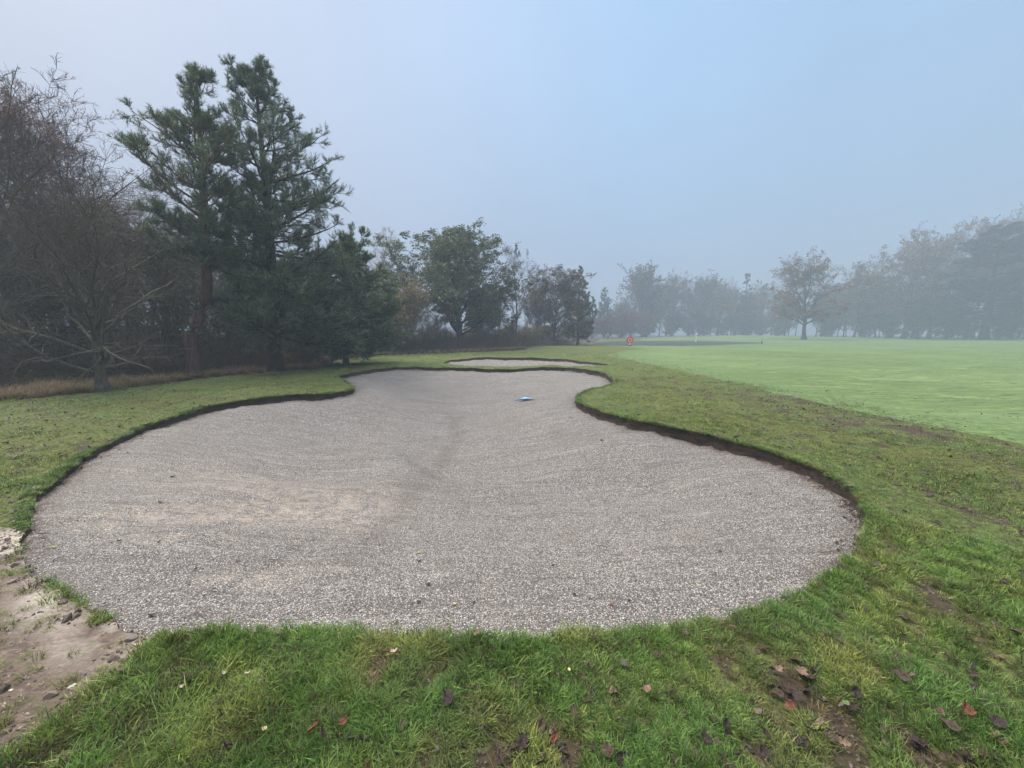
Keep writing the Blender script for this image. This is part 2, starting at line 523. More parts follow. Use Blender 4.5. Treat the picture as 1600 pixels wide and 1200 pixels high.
def mat_leaf(name, stops, transl=.3, rough=.55):
    m, n, p, o = newmat(name)
    a = n.nodes.new('ShaderNodeAttribute'); a.attribute_name = 'var'
    c = ramp(n, a.outputs['Fac'], stops).outputs[0]
    n.links.new(c, p.inputs['Base Color'])
    p.inputs['Roughness'].default_value = rough
    p.inputs['Specular IOR Level'].default_value = .3
    if transl:
        t = n.nodes.new('ShaderNodeBsdfTranslucent'); n.links.new(c, t.inputs['Color'])
        mx = n.nodes.new('ShaderNodeMixShader'); mx.inputs[0].default_value = transl
        n.links.new(p.outputs[0], mx.inputs[1]); n.links.new(t.outputs[0], mx.inputs[2])
        n.links.new(mx.outputs[0], o.inputs['Surface'])
    return m

M = {}
M['turf'] = mat_turf(); M['fairway'] = mat_fairway(); M['gravel'] = mat_gravel()
M['soil'] = mat_soil(); M['track'] = mat_track()
M['litter'] = mat_soil('leaf litter', (.018, .013, .009), (.10, .066, .040), 9, .9)
M['hollow'] = mat_soil('dark rough', (.018, .026, .018), (.045, .058, .036), 3, .6)
M['bark_bare'] = mat_bark('bare bark', (.034, .024, .016), (.115, .086, .055), (.075, .078, .026), .7)
M['bark_front'] = mat_bark('weathered grey bark', (.040, .034, .028), (.150, .132, .108), (.09, .095, .035), .6)
M['bark_grey'] = mat_bark('grey bark', (.045, .038, .033), (.11, .10, .09), (.06, .07, .03), .3)
M['bark_purple'] = mat_bark('twig bark', (.070, .045, .038), (.19, .125, .105), (.08, .06, .05), .2)
M['bark_pine'] = mat_bark('pine bark', (.020, .015, .013), (.070, .052, .044), (.04, .045, .02), .25)
M['bark_redpine'] = mat_bark('red pine bark', (.040, .024, .019), (.125, .075, .058), (.05, .05, .03), .2, (2.0, 6.5), (.21, .105, .065))
M['bark_pale'] = mat_bark('pale bark', (.14, .13, .115), (.42, .40, .37), (.1, .1, .08), .2)
M['needles'] = mat_leaf('pine needles', [(0, (.052, .075, .040)), (.5, (.105, .150, .080)), (.85, (.17, .22, .12)), (1, (.23, .27, .16))], .3)
M['needles_far'] = mat_leaf('dark conifer needles', [(0, (.020, .036, .026)), (1, (.055, .085, .055))], .1)
M['oak'] = mat_leaf('green oak leaves', [(0, (.045, .060, .026)), (.5, (.092, .116, .050)), (.85, (.14, .165, .075)), (1, (.19, .19, .09))], .3)
M['olive'] = mat_leaf('olive leaves', [(0, (.022, .032, .010)), (.6, (.050, .066, .020)), (1, (.095, .105, .035))], .25)
M['brown'] = mat_leaf('brown leaves', [(0, (.09, .050, .026)), (.5, (.22, .115, .055)), (1, (.34, .20, .09))], .3)
M['tan'] = mat_leaf('tan leaves', [(0, (.14, .10, .045)), (.5, (.26, .20, .09)), (1, (.38, .31, .15))], .3)
M['orange'] = mat_leaf('orange leaves', [(0, (.20, .08, .025)), (.5, (.40, .18, .045)), (1, (.55, .32, .09))], .35)
M['holly'] = mat_leaf('dark evergreen leaves', [(0, (.012, .014, .007)), (.7, (.030, .034, .014)), (1, (.060, .060, .024))], .1)
M['greybrown'] = mat_leaf('dull grey-brown leaves', [(0, (.06, .055, .040)), (.6, (.115, .105, .075)), (1, (.18, .165, .11))], .3)
M['rust'] = mat_leaf('rusty leaves', [(0, (.09, .04, .03)), (1, (.20, .10, .07))], .3)

def smooth_noise(x, y, seed, f):
    r = np.random.default_rng(seed); z = 0
    for k in range(6):
        a = r.uniform(0, 6.28); ff = f * r.uniform(.6, 1.7)
        z = z + np.sin((x * math.cos(a) + y * math.sin(a)) * ff + r.uniform(0, 6.28))
    return z / 3.5

# ------------------------------------------------------------------ ground sheets
rng = np.random.default_rng(11)
pts = []
r_ = 0.35
rings = []
while r_ < 380:
    rings.append(r_); r_ *= 1.05
for i, rr in enumerate(rings):
    a_in = np.radians(np.arange(-64, 64.01, 1.0)) + (0.5 * (i % 2)) * R(1.0)
    a_out = np.radians(np.arange(74, 286, 10.0))
    aa = np.concatenate([a_in, a_out]) + rng.uniform(-.003, .003, len(a_in) + len(a_out))
    rj = rr * (1 + rng.uniform(-.008, .008, len(aa)))
    pts.append(np.stack([np.sin(aa) * rj, np.cos(aa) * rj], 1))
pts = np.vstack(pts + [np.array([[0.0, 0.0]])])
# extra density inside the near gravel and clear the grid from the outlines
ok = np.ones(len(pts), bool)
for poly, dd in ((b1, .035), (b2, .07), (soilx, .03)):
    d, _ = dist_idx(pts[:, 0], pts[:, 1], poly)
    ok &= d > dd
pts = pts[ok]
polys = {'b1': b1, 'b2': b2, 'fw': fwx, 'wl': wlx, 'soil': soilx, 'hol': dark_band, 'wr': woodR}
vc = [tuple(p) for p in pts]; ed = []
for k, P in polys.items():
    s = len(vc); vc += [tuple(p) for p in P]
    ed += [(s + i, s + (i + 1) % len(P)) for i in range(len(P))]
res = geometry.delaunay_2d_cdt([Vector(v) for v in vc], ed, [], 0, 1e-5, False)
V2 = np.array([tuple(v) for v in res[0]]); T = np.array([tuple(f) for f in res[2]])
cen = V2[T].mean(1)
reg = np.zeros(len(T), int)                      # 0 turf
reg[inpoly(cen[:, 0], cen[:, 1], fwx)] = 1
reg[inpoly(cen[:, 0], cen[:, 1], wlx)] = 2
reg[inpoly(cen[:, 0], cen[:, 1], woodR)] = 2
reg[inpoly(cen[:, 0], cen[:, 1], dark_band)] = 3
reg[inpoly(cen[:, 0], cen[:, 1], soilx)] = 4
in1 = inpoly(cen[:, 0], cen[:, 1], b1); in2 = inpoly(cen[:, 0], cen[:, 1], b2)
reg[in1] = 5; reg[in2] = 6

def mud_field(x, y):
    """brown worm-cast rough between the bunker and the fairway, scuffed ground left and near"""
    m = g(x, y, 6.5, 6.2, 2.6, 1.1, .19, -.45) + g(x, y, 6.0, 9.5, 2.8, 1.3, .17, -.3) + g(x, y, 4.4, 13.0, 3.0, 1.6, .12)
    m = m + g(x, y, -6.2, 5.4, 1.5, .6, .13, .2) + g(x, y, -8.2, 8.2, 3.0, 1.2, .10, .2) + g(x, y, 1.32, 1.50, .16, .10, .22, -.6) + g(x, y, .98, 1.3, .11, .08, .18) + g(x, y, 1.55, 1.28, .16, .10, .16)
    m = m + g(x, y, -1.5, 1.45, .3, .12, .10, .5) + g(x, y, -.2, 1.25, .15, .08, .12) + g(x, y, .2, 1.3, .12, .09, .15)
    return m

def mud_total(x, y):
    near = np.clip((11 - np.hypot(x, y)) / 4, 0, 1)
    return mud_field(x, y) + (.115 * smooth_noise(x, y, 3, 5.5) + .155 * smooth_noise(x, y, 4, 17)) * near

def sub(rids, zf, name, mat, attrs=None):
    f = T[np.isin(reg, rids)]
    u, inv = np.unique(f, return_inverse=True)
    xy = V2[u]; z = zf(xy[:, 0], xy[:, 1])
    at = {k: fn(xy[:, 0], xy[:, 1]) for k, fn in (attrs or {}).items()}
    me = np_mesh(name, np.column_stack([xy, z]), [inv.reshape(-1, 3)], mat, attrs=at)
    o = link(name, me); tag(o, kind='structure')
    return o

sub([0], H, 'ground', M['turf'], {'mud': mud_total})
sub([1], H, 'fairway', M['fairway'], {'edge': lambda x, y: np.exp(-(dist_idx(x, y, fwx)[0] / 2.0)) * 1.05})
sub([2], H, 'woodland_floor', M['litter'])
sub([3], lambda x, y: H(x, y) - 0.01, 'dark_rough_grass', M['hollow'])  # flat dark patch across the far ground, almost level with the turf
sub([4], H, 'dirt_path', M['track'], {'chalk': lambda x, y: np.clip(g(x, y, *hit(5, 855), .42, .30, 1.5) + g(x, y, *hit(75, 935), .35, .12, 1.0, -.6) + g(x, y, *hit(205, 985), .28, .09, 1.3, -.55) + g(x, y, *hit(130, 1000), .3, .12, .6, -.5), 0, 1)})
def sandf(x, y):
    return np.clip(g(x, y, *hit(440, 765), 1.0, .35, 1.0, .25) + g(x, y, *hit(500, 730), .9, .3, .5, .1) + g(x, y, *hit(200, 800), .8, .2, .45, .2) + g(x, y, *hit(390, 890), .35, .13, .8, .5) + g(x, y, *hit(560, 780), .35, .12, .6) + g(x, y, *hit(290, 830), .5, .12, .5, .3) + g(x, y, *hit(330, 720), 1.3, .5, .35), 0, 1)
def dragf(x, y):
    P = [hit(a, b) for a, b in ((706, 618), (712, 640), (688, 672), (655, 700), (622, 742), (590, 790), (560, 850))]
    Q = catmull(np.array(P), False, .12); d, k = dist_idx(np.asarray(x), np.asarray(y), Q)
    return np.clip(.50 * np.exp(-(d / .15) ** 2) * (.7 + .5 * smooth_noise(np.asarray(x), np.asarray(y), 15, 9)), 0, .75) * (d < 2)
def dirtf(x, y):
    d, k = dist_idx(x, y, b1)
    near_l = (x < -2.0) & (y > 2.6)
    near_r = (x > 2.0) & (y > 2.4)
    return np.clip(np.where(near_l | near_r, 1.1 * np.exp(-(d / .13) ** 2), .45 * np.exp(-(d / .06) ** 2)) + g(x, y, *hit(1150, 800), .25, .1, .3), 0, 1)
sub([5], lambda x, y: G(x, y, 1), 'bunker_floor', M['gravel'], {'sand': sandf, 'dirt': dirtf, 'drag': dragf})
o = sub([6], lambda x, y: G(x, y, 2), 'bunker_floor', M['gravel'], {'sand': lambda x, y: 0 * x, 'dirt': lambda x, y: 0 * x})

# cut turf edge round each bunker
def soil_edge(poly, lip, which, seed):
    r = np.random.default_rng(seed)
    n = len(poly); rows = 6
    T_ = np.roll(poly, -1, 0) - np.roll(poly, 1, 0); T_ /= np.linalg.norm(T_, axis=1)[:, None]
    nrm = np.stack([-T_[:, 1], T_[:, 0]], 1)
    # orient inward
    test = poly + nrm * .05
    s = np.where(inpoly(test[:, 0], test[:, 1], poly), 1, -1)[:, None]; nrm = nrm * s
    zt = H(poly[:, 0], poly[:, 1]); zb = G(poly[:, 0], poly[:, 1], which)
    vs = []
    q_ = np.clip(lip / .12, .08, 1)
    for k in range(rows + 1):
        t = k / rows
        off = -0.012 + 0.05 * t ** 1.5 + (r.normal(0, .010, n) if 0 < k < rows else 0)
        if k == 0: off = np.full(n, -.004)
        if k == rows: off = 0.045 + r.normal(0, .012, n)
        off = np.asarray(off) * np.ones(n) * q_
        xy = poly + nrm * off[:, None]
        z = zt + .002 + (zb - .012 - zt) * t + (r.normal(0, .006, n) * q_ if 0 < k < rows else 0)
        vs.append(np.column_stack([xy, z]))
    vs = np.vstack(vs)
    i = np.arange(n); j = (i + 1) % n
    fs = np.vstack([np.stack([k * n + i, k * n + j, (k + 1) * n + j, (k + 1) * n + i], 1) for k in range(rows)])
    o = link('bunker_edge', np_mesh('bunker_edge', vs, [fs], M['soil'])); tag(o, kind='structure')
soil_edge(b1, lip1, 1, 3)
soil_edge(b2, lip2, 2, 4)

# ------------------------------------------------------------------ tree building (numpy)
def unit(v):
    return v / (np.linalg.norm(v, axis=-1, keepdims=True) + 1e-9)

def grow(r, P0, D, L, r0, r1, k, wobble, up, sag=0.0):
    n = len(P0); pts = np.zeros((n, k + 1, 3)); pts[:, 0] = P0
    d = unit(D); rad = np.zeros((n, k + 1)); rad[:, 0] = r0
    for s in range(k):
        d = unit(d + r.normal(0, wobble, (n, 3)) + np.array([0, 0, up]) - np.array([0, 0, sag]) * (s / k))
        pts[:, s + 1] = pts[:, s] + d * (L / k)[:, None]
        rad[:, s + 1] = r0 + (r1 - r0) * ((s + 1) / k) ** .8
    return pts, rad

def tubes(pts, rad, sides):
    n, k, _ = pts.shape
    d = np.gradient(pts, axis=1); d = unit(d)
    ref = np.where(np.abs(d[..., 2:3]) > .9, np.array([1., 0, 0]), np.array([0, 0, 1.]))
    a = unit(np.cross(d, ref)); b = np.cross(d, a)
    th = np.arange(sides) * 2 * PI / sides
    V = pts[:, :, None] + rad[:, :, None, None] * (a[:, :, None] * np.cos(th)[None, None, :, None] + b[:, :, None] * np.sin(th)[None, None, :, None])
    base = (np.arange(n) * k * sides)[:, None, None]
    s = np.arange(k - 1)[None, :, None] * sides; t = np.arange(sides)[None, None, :]
    t2 = (t + 1) % sides
    F = np.stack([base + s + t, base + s + t2, base + s + sides + t2, base + s + sides + t], -1).reshape(-1, 4)
    return V.reshape(-1, 3), F

def join(parts):
    vs, fs, off = [], [], 0
    for v, f in parts:
        vs.append(v); fs.append(f + off); off += len(v)
    return np.vstack(vs), np.vstack(fs)

def along(r, pts, rad, m, t0, t1, lens, ang, angj, shape=.5):
    """m children per branch"""
    n, k, _ = pts.shape
    t = r.uniform(t0, t1, (n, m)); f = t * (k - 1); i = np.minimum(f.astype(int), k - 2); u = (f - i)[..., None]
    ar = np.arange(n)[:, None]
    P = pts[ar, i] * (1 - u) + pts[ar, i + 1] * u
    d = unit(pts[ar, i + 1] - pts[ar, i])
    rr = rad[ar, i] * (1 - u[..., 0]) + rad[ar, i + 1] * u[..., 0]
    q = unit(np.cross(d, r.normal(0, 1, (n, m, 3))))
    an = r.normal(ang, angj, (n, m))[..., None]
    D = d * np.cos(an) + q * np.sin(an)
    L = lens[:, None] * (1 - shape * t) * r.uniform(.6, 1.15, (n, m))
    return P.reshape(-1, 3), D.reshape(-1, 3), L.ravel(), rr.ravel()

def leaves(r, P, size, jit, per, elong=1.5, droop=0.0):
    P = np.repeat(P, per, 0) + r.normal(0, jit, (len(P) * per, 3))
    n = len(P)
    a = unit(r.normal(0, 1, (n, 3)) - np.array([0, 0, droop])); b = unit(np.cross(a, r.normal(0, 1, (n, 3))))
    s = size * r.uniform(.6, 1.3, n)[:, None]
    V = np.stack([P - a * s * elong * .5, P + b * s * .5, P + a * s * elong * .5, P - b * s * .5], 1)
    var = np.repeat(np.clip(r.normal(.5, .22, n), 0, 1), 4)
    return V.reshape(-1, 3), np.arange(n * 4).reshape(-1, 4), var

def needles(r, P, D, per, ln, wd):
    n = len(P)
    D = unit(D)
    d = np.repeat(D, per, 0)
    q = unit(np.cross(d, r.normal(0, 1, (n * per, 3))))
    an = r.uniform(.35, 1.15, n * per)[:, None]
    nd = d * np.cos(an) + q * np.sin(an)
    base = np.repeat(P, per, 0) + d * r.uniform(-.10, .10, n * per)[:, None]
    side = unit(np.cross(nd, r.normal(0, 1, (n * per, 3)))) * wd
    l = (ln * r.uniform(.7, 1.2, n * per))[:, None]
    V = np.stack([base - side, base + side, base + nd * l], 1)
    var = np.repeat(np.clip(np.repeat(r.normal(.5, .2, n), per) + r.normal(0, .08, n * per), 0, 1), 3)
    return V.reshape(-1, 3), np.arange(n * per * 3).reshape(-1, 3), var

def tree_from(name, trunk_parts, crown_twigs, leafset, bark, twigmat, leafmat):
    """meshes for one tree kind -> dict"""
    tv, tf = join(trunk_parts)
    d = {'trunk': np_mesh(name + '_trunk', tv, [tf], bark)}
    vs, fs, vr, mats, off, mi = [], [], [], [], 0, []
    if crown_twigs:
        v, f = join(crown_twigs); vs.append(v); fs.append(f); vr.append(np.full(len(v), .5)); off += len(v); mi.append(np.zeros(len(f), int))
    if leafset is not None:
        v, f, va = leafset; vs.append(v); fs.append(f + off); vr.append(va); mi.append(np.ones(len(f), int))
    me = np_mesh(name + '_crown', np.vstack(vs), fs, twigmat, np.concatenate(vr))
    if leafmat: me.materials.append(leafmat)
    me.polygons.foreach_set('material_index', np.concatenate(mi).astype(np.int32))
    d['crown'] = me
    return d

def root_flare(rad, h, L):
    return rad

def broad(name, seed, h, tb, cr, r0, leaf=None, leafmat=None, bark='bark_grey', twig='bark_grey', n1=14, n2=7, n3=7, n4=5, ang=.75, up1=.06,
          lean=(0, 0), env=None, multi=1, wob1=.14, twigr=.010, tw=1.0, sag=0.0, per=3, twob=.045):
    """deciduous tree: height h, first limb at tb*h, crown radius cr"""
    r = np.random.default_rng(seed)
    env = env or (lambda t: np.sqrt(np.clip(1 - (1.55 * (t - .36)) ** 2, .06, 1)))
    P0 = np.zeros((multi, 3)); D = np.tile([lean[0], lean[1], 1.0], (multi, 1))
    if multi > 1:
        D[:, :2] += r.normal(0, .38, (multi, 2)); P0[:, :2] = r.normal(0, r0 * .6, (multi, 2)); P0[:, 2] = -.05
    L = np.full(multi, h * (.93 if multi == 1 else .85)) * (1 if multi == 1 else r.uniform(.8, 1.05, multi))
    tp, tr = grow(r, P0, D, L, np.full(multi, r0), np.full(multi, r0 * .12), 12, twob if multi == 1 else .08, .03)
    tr[:, 0] *= 1.55; tr[:, 1] *= 1.05
    tp[:, 0, 2] -= .15
    # limbs
    n = n1
    t = tb + (1 - tb) * (np.arange(n) / n) ** 1.15; t = np.clip(np.tile(t, (multi, 1)) + r.uniform(-.02, .02, (multi, n)), 0, .97)
    f = t * 12; i = np.minimum(f.astype(int), 11); u = (f - i)[..., None]; ar = np.arange(multi)[:, None]
    P = tp[ar, i] * (1 - u) + tp[ar, i + 1] * u
    rr = (tr[ar, i] * (1 - u[..., 0]) + tr[ar, i + 1] * u[..., 0])
    az = np.arange(n) * 2.4 + r.uniform(-.5, .5, (multi, n)) + np.arange(multi)[:, None]
    tt = (t - tb) / (1 - tb)
    el = r.normal(PI / 2 - ang, .16, (multi, n)) + tt * .55
    D1 = np.stack([np.cos(az) * np.cos(el), np.sin(az) * np.cos(el), np.sin(el)], -1)
    L1 = cr * env(tt) / np.maximum(np.cos(el), .55) * r.uniform(.8, 1.1, (multi, n))
    P, D1, L1, rr = P.reshape(-1, 3), D1.reshape(-1, 3), L1.ravel(), rr.ravel()
    rl = np.minimum(rr * .62, .03 + L1 * .022) * tw
    p1, q1 = grow(r, P, D1, L1, rl, rl * .2, 7, wob1, up1, sag)
    a = along(r, p1, q1, n2, .18, 1.0, L1 * .58, .72, .2); rl = np.minimum(a[3] * .62, .05) * tw ** .5
    p2, q2 = grow(r, a[0], a[1], a[2], rl, np.maximum(rl * .25, twigr * .7), 5, wob1 * 1.2, up1 * .8, sag)
    a3 = along(r, p2, q2, n3, .12, 1.0, a[2] * .55, .72, .25)
    p3, q3 = grow(r, a3[0], a3[1], a3[2], np.maximum(a3[3] * .5, twigr), np.full(len(a3[2]), twigr * .55), 4, .2, .05, sag)
    trunk = [tubes(tp, tr, 10), tubes(p1, q1, 6)]
    crown = [tubes(p2, q2, 4), tubes(p3, q3, 3)]
    last = p3
    if n4:
        a4 = along(r, p3, q3, n4, .1, 1.0, a3[2] * .6, .7, .25)
        p4, q4 = grow(r, a4[0], a4[1], a4[2], np.full(len(a4[2]), twigr * .6), np.full(len(a4[2]), twigr * .3), 2, .22, .03, sag)
        crown.append(tubes(p4, q4, 3)); last = p4
    ls = None
    if leaf:
        size, keep, jit = leaf
        pp = last[:, 1:].reshape(-1, 3)
        # clumps: leaf density follows a low-frequency field so that the crown breaks up
        ph = r.uniform(0, 6.28, 3)
        fld = np.sin(pp[:, 0] * 2.1 + ph[0]) + np.sin(pp[:, 1] * 2.3 + ph[1]) + np.sin(pp[:, 2] * 2.7 + ph[2]) + r.normal(0, .7, len(pp))
        pp = pp[fld > np.quantile(fld, 1 - keep)]
        ls = leaves(r, pp, size, jit, per)
    return tree_from(name, trunk, crown, ls, M[bark], M[twig], M[leafmat] if leafmat else None)

def pine(name, seed, h, path, envL, envR, tb, r0, bark='bark_pine', nl=46, n2=7, n3=5, lean_el=.35, ndl=(.15, .012, 12), mat='needles', flat=False, up=.035, eltop=.55):
    """Scots pine. path: [(t, x offset, y offset)] of the trunk. env(t)->limb length to the left / right"""
    r = np.random.default_rng(seed)
    K = 26
    ts = np.linspace(0, 1, K + 1)
    pth = np.array(path, float)
    xs = np.interp(ts, pth[:, 0], pth[:, 1]); ys = np.interp(ts, pth[:, 0], pth[:, 2])
    # smooth the path
    for _ in range(2):
        xs[1:-1] = (xs[:-2] + 2 * xs[1:-1] + xs[2:]) / 4; ys[1:-1] = (ys[:-2] + 2 * ys[1:-1] + ys[2:]) / 4
    tp = np.stack([xs, ys, ts * h], 1)[None]; tr = (r0 * (1 - ts) ** .85 + .018)[None]
    tr[:, 0] *= 1.4; tr[:, 1] *= 1.12; tp[:, 0, 2] -= .2
    t = np.sort(tb + (1 - tb) * r.uniform(0, 1, nl) ** 1.2); t[::4] = tb + (t[::4] - tb) * .45; t = np.sort(np.clip(t, 0, .975))
    P = np.stack([np.interp(t, ts, tp[0, :, c]) for c in range(3)], 1); rr = np.interp(t, ts, tr[0])
    az = np.arange(nl) * 2.4 + r.uniform(-.4, .4, nl)
    cx = np.cos(az)
    wgt = (cx + 1) / 2
    L1 = (envL(t) * (1 - wgt) + envR(t) * wgt) * r.uniform(.5, 1.15, nl)
    el = lean_el + np.clip((t - tb) / (1 - tb), 0, 1) ** 1.6 * eltop + r.normal(0, .13, nl)
    D1 = np.stack([cx * np.cos(el), np.sin(az) * np.cos(el), np.sin(el)], 1)
    rl = np.minimum(rr * .5, .015 + L1 * .016)
    p1, q1 = grow(r, P, D1, L1, rl, rl * .25, 7, .10, up)
    a = along(r, p1, q1, n2, .22, 1.0, L1 * .36 + .16, .80, .2)
    kp = r.uniform(0, 1, len(a[2])) < np.clip(np.repeat(L1, n2) / 1.7, .10, 1)
    a = tuple(v[kp] for v in a)
    if flat: a[1][:, 2] *= .35
    p2, q2 = grow(r, a[0], a[1], a[2], np.maximum(a[3] * .5, .008), np.full(len(a[2]), .006), 4, .12, up * 2.2)
    a3 = along(r, p2, q2, n3, .15, 1.0, a[2] * .38 + .12, .7, .2)
    p3, q3 = grow(r, a3[0], a3[1], a3[2], np.full(len(a3[2]), .007), np.full(len(a3[2]), .004), 3, .12, up * 3)
    trunk = [tubes(tp, tr, 12), tubes(p1, q1, 6)]
    crown = [tubes(p2, q2, 3), tubes(p3, q3, 3)]
    P_, D_ = [], []
    for p, q in ((p3, 3), (p2, 4), (p1, 7)):
        for s in ((1.0,), (.66,), (.35,))[:3 if q == 3 else 1]:
            i = int(round(s[0] * q)); i = max(i, 1)
            P_.append(p[:, i]); D_.append(p[:, i] - p[:, i - 1])
    P_ = np.vstack(P_); D_ = unit(np.vstack(D_)) + np.array([0, 0, .35])
    ls = needles(r, P_, D_, ndl[2], ndl[0], ndl[1])
    return tree_from(name, trunk, crown, ls, M[bark], M[bark], M[mat])

def plant_tree(kind, meshes, x, y, label, cat='tree', group=None, rz=0.0, sc=1.0, dz=0.0):
    e = empty(kind, (x, y, float(H(x, y)) + dz), rz, sc)
    tag(e, label, cat, group)
    link('trunk', meshes['trunk'], e)
    link('crown', meshes['crown'], e)
    return e

def at(px, depth): return at_depth(px, depth), depth

_size = {}
def size_of(meshes):
    key = meshes['crown'].name
    if key not in _size:
        me = meshes['crown']; c = np.empty(len(me.vertices) * 3, np.float32); me.vertices.foreach_get('co', c); c = c.reshape(-1, 3)
        _size[key] = (float(np.percentile(c[:, 2], 99.8)), float(np.percentile(np.abs(c[:, 0]), 98)))
    return _size[key]
# ---- the two big Scots pines
def lerp_env(tbl):
    tt = [a for a, _ in tbl]; vv = [b for _, b in tbl]
    return lambda t: np.interp(t, tt, vv)

d1_ = 14.0; h1 = z_at(104, d1_)
s1 = d1_ / FPX
pathA = [(0, -.17, 0), (.045, .02, 0), (.075, .16, 0), (.125, -.46, .1), (.17, -.05, .1), (.27, .56, .1), (.39, .74, .05), (.5, .86, 0), (.75, .95, 0), (1, 1.05, 0)]
pineA = pine('pine_leaning', 21, h1, pathA,
             lerp_env([(0, .9), (.38, 1.2), (.50, 2.0), (.60, 2.7), (.72, 2.6), (.82, 1.9), (.92, 1.1), (1, .35)]),
             lerp_env([(0, .8), (.38, 1.2), (.50, 1.6), (.60, 1.9), (.74, 1.7), (.85, 1.2), (.94, .7), (1, .3)]),
             .38, .21, 'bark_redpine', 64, 11, 8, .42, (.115, .0065, 9))
plant_tree('scots_pine', pineA, *at(300, d1_), 'tall pine with a crooked reddish trunk and open crown, left of the fuller pine', sc=(1, 1, z_at(104, d1_) / size_of(pineA)[0]))
d2_ = 16.6; h2 = z_at(84, d2_)
pathB = [(0, -.12, 0), (.1, -.05, 0), (.3, .06, 0), (.6, .08, 0), (.8, .05, 0), (1, .0, 0)]
pineB = pine('pine_full', 34, h2, pathB,
             lerp_env([(0, 1.0), (.16, 2.2), (.3, 2.5), (.5, 2.3), (.7, 2.0), (.85, 1.5), (.95, .9), (1, .3)]),
             lerp_env([(0, 3.4), (.14, 4.1), (.22, 4.2), (.30, 3.4), (.40, 2.9), (.52, 3.1), (.64, 2.8), (.76, 2.4), (.87, 1.8), (.95, 1.0), (1, .3)]),
             .13, .27, 'bark_pine', 150, 12, 8, .08, (.115, .0068, 9))
plant_tree('scots_pine', pineB, *at(430, d2_), 'tallest, dense green pine with a straight dark trunk at the edge of the grass', sc=(1, 1, .965 * z_at(84, d2_) / size_of(pineB)[0]))
d3_ = 20.0
pineC = pine('pine_small', 35, z_at(368, d3_), [(0, 0, 0), (.5, .1, 0), (1, .25, 0)],
             lerp_env([(0, 2.4), (.3, 2.6), (.6, 2.2), (.85, 1.5), (1, .5)]), lerp_env([(0, 2.2), (.3, 2.6), (.55, 3.3), (.8, 2.6), (1, .6)]),
             .10, .12, 'bark_pine', 105, 11, 7, .05, (.15, .012, 10))
plant_tree('scots_pine', pineC, *at(538, d3_), 'shorter dark green pine leaning out right of the tallest pine', sc=(1, 1, z_at(368, d3_) / size_of(pineC)[0]))

# ---- bare tree kinds
bareA = broad('bare_mossy', 51, 8.2, .17, 4.3, .27, (.035, .22, .05), 'olive', 'bark_grey', 'bark_bare', 28, 9, 8, 5, .95, .05, wob1=.2, per=1)
bareF = broad('bare_gnarled', 58, 8.2, .13, 4.6, .30, (.035, .25, .05), 'olive', 'bark_front', 'bark_front', 28, 8, 8, 4, 1.05, .07, wob1=.22, per=1, tw=1.0, twob=.06)
bareB = broad('bare_tall', 52, 10.5, .32, 3.6, .17, (.05, .10, .05), 'brown', 'bark_bare', 'bark_purple', 24, 9, 8, 5, .70, .06, wob1=.16, per=1)
bareC = broad('bare_multi', 53, 7.0, .14, 2.6, .09, (.045, .20, .05), 'olive', 'bark_bare', 'bark_bare', 10, 6, 6, 5, .7, .05, multi=3, wob1=.18, per=1)
bareD = broad('bare_thin', 54, 8.5, .30, 2.0, .075, None, None, 'bark_grey', 'bark_purple', 13, 6, 6, 4, .6, .08, wob1=.15)
holly = broad('evergreen', 55, 6.0, .08, 2.3, .10, (.085, .75, .10), 'holly', 'bark_bare', 'bark_bare', 16, 7, 6, 3, .8, .05, per=2)
smallbare = broad('small_vase', 56, 4.6, .18, 2.6, .12, (.05, .15, .05), 'tan', 'bark_grey', 'bark_grey', 9, 7, 6, 4, .75, .10, multi=2, wob1=.2, per=1)

LM = [(148, 'the gnarled bare tree'), (300, 'the crooked reddish pine'), (430, 'the tallest pine'), (588, 'the pale birch'), (719, 'the green oak'), (868, 'the dense rounded tree'),
      (984, 'the red target marker'), (1088, 'the white flagstick'), (1161, 'the pointed conifer'), (1257, 'the lone spreading oak'), (1335, 'the twisted bare tree'), (1452, 'the tall pale brown tree'), (1538, 'the dark layered conifer')]
GROUPS = {}
def relabel():
    for (base, grp), mem in GROUPS.items():
        by = {}
        for o, px in mem:
            if px < 0: key = ('left', None)
            elif px > 1600: key = ('right', None)
            else:
                l = min(LM, key=lambda q: abs(q[0] - px)); key = ('left' if px < l[0] else 'right', l)
            by.setdefault(key, []).append((abs(px - (key[1][0] if key[1] else 800)), o))
        for (side, l), ms_ in by.items():
            ms_.sort(key=lambda q: q[0])
            for i, (_, o) in enumerate(ms_):
                w_ = ['nearest', 'second', 'third', 'fourth', 'fifth', 'sixth', 'seventh', 'eighth', 'ninth', 'tenth'][min(i, 9)]
                if l: o['label'] = '%s, %s %s of %s' % (base, w_, side, l[1]) if len(ms_) > 1 else '%s, just %s of %s' % (base, side, l[1])
                else: o['label'] = '%s, %s beyond the %s border of the picture' % (base, w_, side)
k = 0
def scaled(h_want, h_kind): return h_want / h_kind
def plant_bare(meshes, hk, px, depth, top, label, group=None, rz=None, wid=1.0, kind='bare_tree', half=None):
    if px == 1257: depth = 96.0                     # the lone oak stands nearer than the rows behind it
    elif depth >= 54: depth = 102 + (depth - 54) * 1.8
    x, y = at(px, depth)
    s = (z_at(top, depth) - float(H(x, y))) / size_of(meshes)[0]
    if half: wid = half * depth / FPX / size_of(meshes)[1] / s
    e = plant_tree(kind, meshes, x, y, label, group=group, rz=random.Random(px * 7 + int(depth * 13)).uniform(0, 6.28) if rz is None else rz, sc=(s * wid, s * wid, s))
    if group: GROUPS.setdefault((label, group), []).append((e, px))
    return e

